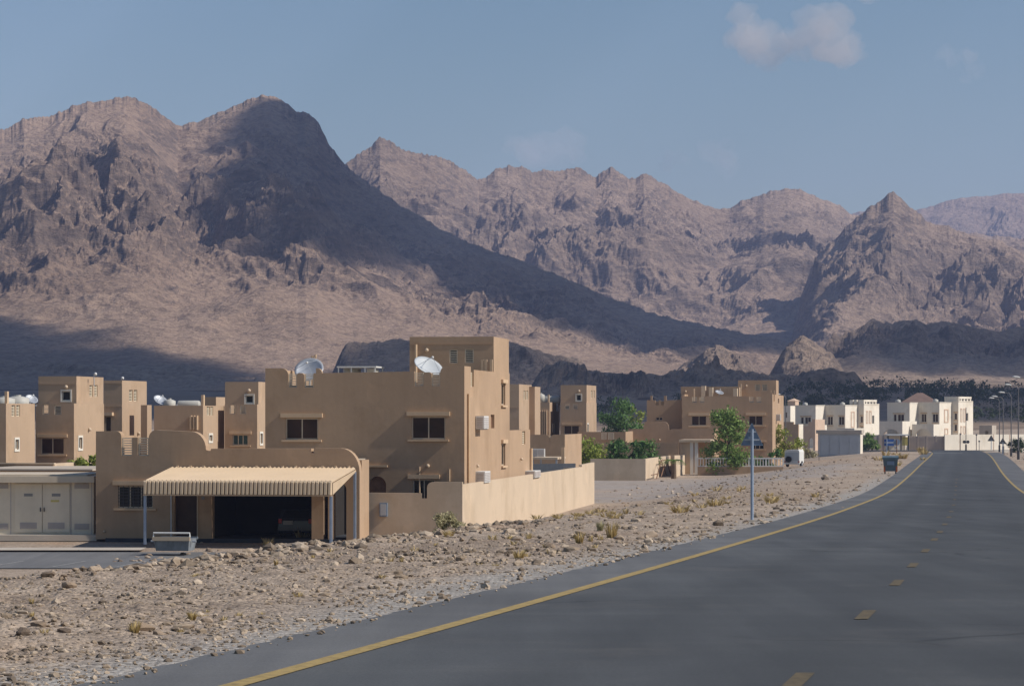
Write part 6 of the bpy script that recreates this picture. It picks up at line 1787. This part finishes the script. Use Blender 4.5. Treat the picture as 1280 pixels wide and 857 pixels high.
for i, (px, py, w, h_, lb, mt) in enumerate((
    (377, 676, 30, 22, 'tall dry straw tuft in front of the dark carport opening', 'drygrass'), (335, 684, 22, 14, 'shorter dry tuft left of the tall one before the carport', 'drygrass'),
    (764, 672, 22, 24, 'upright straw tuft with bare stalks below the end of the boundary wall', 'drygrass'), (724, 679, 18, 17, 'rounded dry tuft in front of the dark stone', 'drygrass'),
    (649, 698, 24, 14, 'orange-brown tuft below the dark stone on the verge', 'drygrass'), (561, 670, 20, 10, 'low yellow tuft under the grey-green scrub bush', 'drygrass'),
    (168, 792, 22, 20, 'dry grey tuft beside the rounded boulder at lower left', 'drygrass'), (240, 773, 16, 13, 'small straw-coloured tuft among stones near the shoulder', 'drygrass'),
    (655, 649, 34, 9, 'low dry tuft at the foot of the sunlit boundary wall', 'drygrass'), (850, 640, 40, 14, 'wide dry tuft on the far verge left of the sign', 'drygrass'),
    (895, 632, 36, 13, 'orange dry tuft on the far verge just left of the sign post', 'drygrass'), (965, 628, 34, 12, 'dry tuft on the far verge right of the sign post', 'drygrass'),
    (1128, 573, 22, 8, 'orange dry tuft behind the blue wheeled bin', 'drygrass'), (1152, 565, 16, 8, 'yellow tuft at the road end beside the gate', 'drygrass'),
    (750, 662, 14, 14, 'thin green-tinged tuft left of the upright straw tuft', 'greygrass'))):
    tuft(px, py, w, h_, lb, mt, 70, 40 + i)
for i in range(34):
    tuft(RNG.uniform(20, 760), 0, RNG.uniform(8, 18), RNG.uniform(5, 10), 'small thin dry grass tuft among the stones of the near verge', 'drygrass', 22, 300 + i, 'small dry tufts on the near verge',
         p=on_ground(*(lambda q: (q, RNG.uniform(712, 800) if q < 330 else RNG.uniform(668, 760 - (q - 330) * .18)))(RNG.uniform(20, 760))))
for i in range(46):
    if i < 22: px, py = RNG.uniform(660, 800), RNG.uniform(638, 648)
    elif i < 38: px, py = RNG.uniform(810, 1040), RNG.uniform(612, 640)
    else: px, py = RNG.uniform(1090, 1165), RNG.uniform(566, 582)
    tuft(px, py, RNG.uniform(10, 24), RNG.uniform(4, 8), 'small low dry grass tuft on the far verge', 'drygrass', 26, 100 + i, 'small dry tufts on the far verge')

# ================================================================== STREET FURNITURE AND VEHICLES
# triangular sign seen from behind
def tri_sign(px, py_base, d, py_top, py_low, half_px, label, pole_r=.035, mat='signback', pole_to=None, group=None, rz=0.0):
    p = at(px, py_base, d); p.z = max(p.z, -99)
    t = thing('road_sign', label, 'road sign', p, rz, group)
    k = d / F; z1 = (py_base - py_top) * k; z0 = (py_base - py_low) * k; hw = half_px * k
    def ring(s_, v):
        c = (z0 * 2 + z1) / 3
        pts = [(-hw, z0), (hw, z0), (0, z1)]; out = []
        for i in range(3):
            a = pts[i]; prv = pts[i - 1]; nx = pts[(i + 1) % 3]
            for q in (.10, .03):
                out.append((a[0] + (prv[0] - a[0]) * q, a[1] + (prv[1] - a[1]) * q))
            for q in (.03, .10): out.append((a[0] + (nx[0] - a[0]) * q, a[1] + (nx[1] - a[1]) * q))
        return [(x * s_, c + (z - c) * s_) for x, z in out]
    MB().front([ring(1, 0)], .045, .06).build('plate', mat, t)
    MB().front([ring(1.01, 0), ring(.93, 0)], .02, .045).build('rim', mat, t)
    for q in (.25, .6):
        zz = z0 + (z1 - z0) * q; w_ = hw * (1 - q) * .9
        MB().box(-w_, w_, .02, .042, zz - .02, zz + .02).build('bracket', 'steel', t)
    zp = (py_base - (pole_to if pole_to else py_top + 6)) * k
    MB().tube([(0, -.02, -.3), (0, -.02, zp)], pole_r, 10).build('pole', 'pole', t)
    return t
ps = on_ground(940, 652)
t = tri_sign(940, 652, ps.y, 528, 556.5, 14, 'triangular road sign seen from behind on a tall pole, on the verge', .045, pole_to=536)
MB().box(-.14, .14, -.16, .12, -.2, .06).build('foot', 'concrete', t)
t = tri_sign(1239, 559, 410, 543.5, 551, 4.6, 'small triangular road sign at the right of the road end, left one', .05, 'darksteel', pole_to=550, group='triangular signs by the junction')
t = tri_sign(1253.5, 566, 372, 547, 554.5, 4.8, 'small triangular road sign at the right of the road end, right one', .05, 'darksteel', pole_to=553, group='triangular signs by the junction')
# blue direction sign and round sign on the left of the junction
t = thing('road_sign', 'blue rectangular road sign behind the wheeled bin', 'road sign', drop(1108.5, 395)); k = 395 / F
zb = (HZ - gz(t.location.x, 395) / 395 * F)
zz = lambda py: (zb - py) * k
MB().box(-.35, 1.0, .06, .09, zz(557), zz(548.5)).build('panel', 'signblue', t); MB().box(-.35, 1.0, .045, .06, zz(553.6), zz(552.2)).build('bracket', 'steel', t)
MB().tube([(0, 0, -.3), (0, 0, zz(547.5))], .06, 8).build('pole', 'pole', t)
t = thing('road_sign', 'round road sign seen from behind, beside the blue sign', 'road sign', drop(1121, 372)); k = 372 / F
zb = (HZ - gz(t.location.x, 372) / 372 * F)
MB().disc((0, .06, zz(552.3)), (0, 1, 0), 4.2 * k, .03, 20).build('plate', 'signback', t)
MB().box(-.32, .32, .03, .06, zz(561), zz(557.6)).build('sub_plate', 'white', t)
MB().tube([(0, 0, -.3), (0, 0, zz(549))], .055, 8).build('pole', 'rust', t)

# street lamps
def street_lamp(px, d, py_top, label, arm=-.9, r=.09):
    p = drop(px, d); t = thing('street_lamp', label, 'street lamp', p, 0, 'street lamps along the road')
    hgt = (HZ - py_top) * d / F - p.z
    MB().tube([(0, 0, -.3), (0, 0, hgt * .5), (0, 0, hgt - .4)], [r, r * .8, r * .55], 8).build('pole', 'lampsteel', t)
    MB().tube([(0, 0, -.2), (0, 0, 1.0)], r * 1.7, 10).build('base_sleeve', 'darksteel', t)
    MB().tube([(0, 0, hgt - .45), (arm * .25, 0, hgt - .1), (arm, 0, hgt)], [r * .55, r * .5, r * .45], 6).build('arm', 'lampsteel', t)
    hd = MB().tube([(arm * .85, 0, hgt - .02), (arm * 1.15, 0, hgt + .03), (arm * 1.5, 0, hgt + .05), (arm * 1.7, 0, hgt + .04)], [.06, .10, .11, .04], 8).build('lamp_head', 'white', t)
    return t
street_lamp(1285, 282, 471.5, 'street lamp nearest the camera, only its head showing at the right edge')
street_lamp(1273, 318, 481, 'tallest-looking whole street lamp, nearest the right edge')
street_lamp(1264, 350, 490.5, 'street lamp third from the right edge', r=.085)
street_lamp(1254, 386, 495.5, 'street lamp directly behind the right triangular sign', r=.085)
street_lamp(1249.3, 420, 497.5, 'farthest of the five street lamps, beside the left triangular sign', r=.085)
street_lamp(982, 420, 492.5, 'lone street lamp at the right end of the second large house', r=.085)
# post with two dark discs, plain posts
p = drop(1207.5, 436); t = thing('signal_post', 'tall thin post with two dark discs in front of the white boundary wall', 'post', p); k = 436 / F
zb = HZ - p.z / 436 * F
MB().tube([(0, 0, -.3), (0, 0, zz(509))], .06, 8).build('pole', 'lampsteel', t)
MB().tube([(0, 0, -.2), (0, 0, 1.0)], .13, 8).build('base_sleeve', 'darksteel', t)
for sx in (-.28, .28): MB().disc((sx, -.1, zz(552)), (0, 1, 0), .24, .06, 14).build('disc', 'darksteel', t)
for px, pt, lb in ((1200.5, 543, 'thin grey post left of the two-disc post'), (1220.5, 544, 'thin grey post right of the two-disc post'), (1224, 552, 'short stub post with a small box, right of the two-disc post')):
    p = drop(px, 440); t = thing('post', lb, 'post', p, 0, 'posts along the white boundary wall'); k = 440 / F; zb = HZ - p.z / 440 * F
    MB().tube([(0, 0, -.2), (0, 0, zz(pt))], .045, 6).build('pole', 'lampsteel', t)
    MB().box(-.12, .12, -.1, .1, zz(pt) - .02, zz(pt) + .22).build('cap', 'lampsteel', t)
p = drop(1023.8, 350); t = thing('post', 'thin pole standing in front of the grey kiosk', 'post', p); k = 350 / F; zb = HZ - p.z / 350 * F
MB().tube([(0, 0, -.2), (0, 0, zz(541))], .045, 6).build('pole', 'lampsteel', t); MB().ball((0, 0, zz(541)), .07).build('cap', 'lampsteel', t)

# wheeled bin by the road
p = on_ground(1113, 592); k = p.y / F
t = thing('wheeled_bin', 'blue wheeled rubbish bin with rusty red corners beside the road', 'bin', p, math.radians(-6)); w_ = 9.3 * k; hg = 20 * k
MB().add([(-w_ * .82, -.45, .22), (w_ * .82, -.45, .22), (w_ * .82, .45, .22), (-w_ * .82, .45, .22), (-w_, -.55, hg), (w_, -.55, hg), (w_, .55, hg), (-w_, .55, hg)], [(0,3,2,1),(4,5,6,7),(0,1,5,4),(1,2,6,5),(2,3,7,6),(3,0,4,7)]).build('body', 'binblue', t)
MB().side([[(-.6, hg), (.6, hg), (.6, hg + .06), (.3, hg + .17), (-.3, hg + .15), (-.6, hg + .05)]], -w_ - .04, w_ + .04).build('lid', 'binblue', t)
MB().box(-w_ - .07, w_ + .07, -.63, -.55, hg - .1, hg + .0).build('rim', 'binblue', t)
for sx in (-1, 1):
    MB().box(sx * w_ * .70, sx * w_ * .92, -.53, -.42, .18, .62).build('corner_guard', 'binred', t)
    MB().disc((sx * w_ * .72, -.38, .12), (1, 0, 0), .12, .08, 12).build('wheel', 'rubber', t); MB().disc((sx * w_ * .72, .38, .12), (1, 0, 0), .12, .08, 12).build('wheel', 'rubber', t)
    MB().tube([(sx * (w_ + .09), -.2, hg - .25), (sx * (w_ + .09), .2, hg - .25)], .035, 6).build('trunnion', 'binred', t)
MB().box(-.28, .3, -.565, -.5, hg * .56, hg * .8).build('sticker', 'signback', t)

# metal skip in front of the garage
dS = 133.0; k = dS / F; p = at(219, 518, dS); p.z = GZ + .02
t = thing('skip', 'grey galvanised rubbish skip with a bar frame on top, in front of the carport', 'skip', p, math.radians(-8)); w_ = 24 * k; hg = 1.02
zc0 = (HZ - 672.5) * k - p.z
hg = zc0
MB().add([(-w_ * .86, -.55, .02), (w_ * .86, -.55, .02), (w_ * .86, .55, .02), (-w_ * .86, .55, .02), (-w_ * .95, -.7, hg), (w_ * .95, -.7, hg), (w_ * .95, .7, hg), (-w_ * .95, .7, hg)], [(0,3,2,1),(0,1,5,4),(1,2,6,5),(2,3,7,6),(3,0,4,7),(4,5,6,7)]).build('body', 'skip', t)
for i in range(9):
    a = -w_ * .84 + w_ * 1.68 * i / 8; MB().add([(a - .03, -.6, .2), (a + .03, -.6, .2), (a * 1.1 + .03, -.745, hg - .05), (a * 1.1 - .03, -.745, hg - .05), (a - .03, -.54, .2), (a + .03, -.54, .2), (a * 1.1 + .03, -.69, hg - .05), (a * 1.1 - .03, -.69, hg - .05)], [(0,1,2,3),(7,6,5,4),(0,4,5,1),(1,5,6,2),(2,6,7,3),(3,7,4,0)]).build('rib', 'skip', t)
MB().box(-w_, w_, -.78, -.68, hg - .08, hg + .1).build('rim', 'canopy', t)
MB().box(-w_, w_, .68, .78, hg - .05, hg + .06).build('rim', 'skip', t)
ht = (HZ - 665) * k - p.z
MB().tube([(-w_ * .95, -.7, hg + .1), (-w_ * .95, -.7, ht), (w_ * .98, -.7, ht), (w_ * .98, -.7, hg + .1)], .045, 6).build('bar_frame', 'white', t)
for sx in (-1, 1): MB().tube([(sx * w_, -.3, hg - .12), (sx * (w_ + .18), -.3, hg - .12)], .05, 8).build('lifting_pin', 'steel', t)

# white covered trailer by the fence
dT = 309.0; k = dT / F; p = drop(990, dT)
t = thing('trailer', 'white covered trailer with a dark spare wheel, parked right of the white fence', 'trailer', p, math.radians(-22)); w_ = .82; Lt = 1.7; h0 = .42; h1 = 21.5 * k
def rr_(w, z0, z1, r=.22, n=4):
    o = [(-w, z0), (w, z0)]
    o += [(w - r + r * math.cos(i / n * math.pi / 2), z1 - r + r * math.sin(i / n * math.pi / 2)) for i in range(n + 1)]
    o += [(-w + r - r * math.sin(i / n * math.pi / 2), z1 - r + r * math.cos(i / n * math.pi / 2)) for i in range(n + 1)]
    return o
MB().front([rr_(w_, h0, h1)], 0, Lt).build('body', 'white', t)
MB().front([rr_(w_ * .9, h0 + .25, h1 - .28, .15)], -.02, .0).build('tailgate', 'dish', t)
MB().box(-w_ - .03, w_ + .03, -.08, .02, h0 - .12, h0 + .08).build('bumper', 'white', t)
MB().disc((-.35, -.12, h0 + .42), (0, 1, 0), .33, .2, 18).build('spare_wheel', 'rubber', t)
for sx in (-w_ + .05, w_ - .05):
    wh = MB().disc((sx, Lt * .55, .33), (1, 0, 0), .33, .2, 18).build('wheel', 'rubber', t); MB().disc((sx * 1.08, Lt * .55, .33), (1, 0, 0), .17, .08, 12).build('hub', 'steel', wh)
    MB().box(sx - .1, sx + .1, -.03, 0, h0 + .1, h0 + .22).build('tail_light', 'redlamp', t)
MB().tube([(0, Lt, .4), (0, Lt + 1.0, .4)], .05, 6).build('drawbar', 'steel', t)
MB().tube([(0, Lt + .8, 0), (0, Lt + .8, .4)], .04, 6).build('prop_stand', 'steel', t)

# rusty trestle frame against the sunlit corner wall
fX = Frame(807, 278, 8)
va, vb = fX.V(815.5, .6), fX.V(839, .6); zb = GZ
t = thing('trestle', 'rusty crossed metal frame leaning on the sunlit end of the corner wall', 'metal frame', (fX.ox, fX.oy, 0), -fX.th)
L_ = vb - va; pt = lambda q, z, u=.5: (u, va + L_ * q, zb + z)
for a, b_ in (((.25, 0), (.5, 1.75)), ((.5, 1.75), (.78, .1)), ((.78, 1.7), (.5, .1)), ((.78, 1.7), (1, .2)), ((.0, .45), (.32, .45)), ((.5, 1.72), (.78, 1.68))):
    MB().tube([pt(*a), pt(*b_)], .05, 5).build('bar', 'rust', t)
# bits of the yard behind the boundary wall
fy2 = Frame(697, 215, 8); t = fy2.empty('yard_canopy', 'low pale flat canopy in the yard behind the boundary wall', 'canopy')
a = fy2.U(664); zt = fy2.Z(571.5, 0)
MB().box(a, 0, 0, 5, zt - .14, zt).build('roof', 'boundary', t)
for u_, v_ in ((a + .1, .1), (-.1, .1), (a + .1, 4.8), (-.1, 4.8)): MB().box(u_ - .06, u_ + .06, v_ - .06, v_ + .06, GZ, zt - .14).build('post', 'steel', t)
t = fy2.empty('post', 'pale pole standing in the yard by the light bush', 'post'); u_ = fy2.U(701.5)
MB().box(u_ - .12, u_ + .12, 1, 1.2, GZ, fy2.Z(559, 0)).build('pole', 'trim', t)
for px, lb in ((668.5, 'grey outdoor air unit in the yard, left of two'), (676.5, 'grey outdoor air unit in the yard, right of two')):
    u_ = fy2.U(px, 3); x, y = fy2.xy(u_, 3); ac_unit((x, y, zt), -fy2.th - 1.57, lb, w=.55, hgt=.62, d=.35, group='air units in the yard')
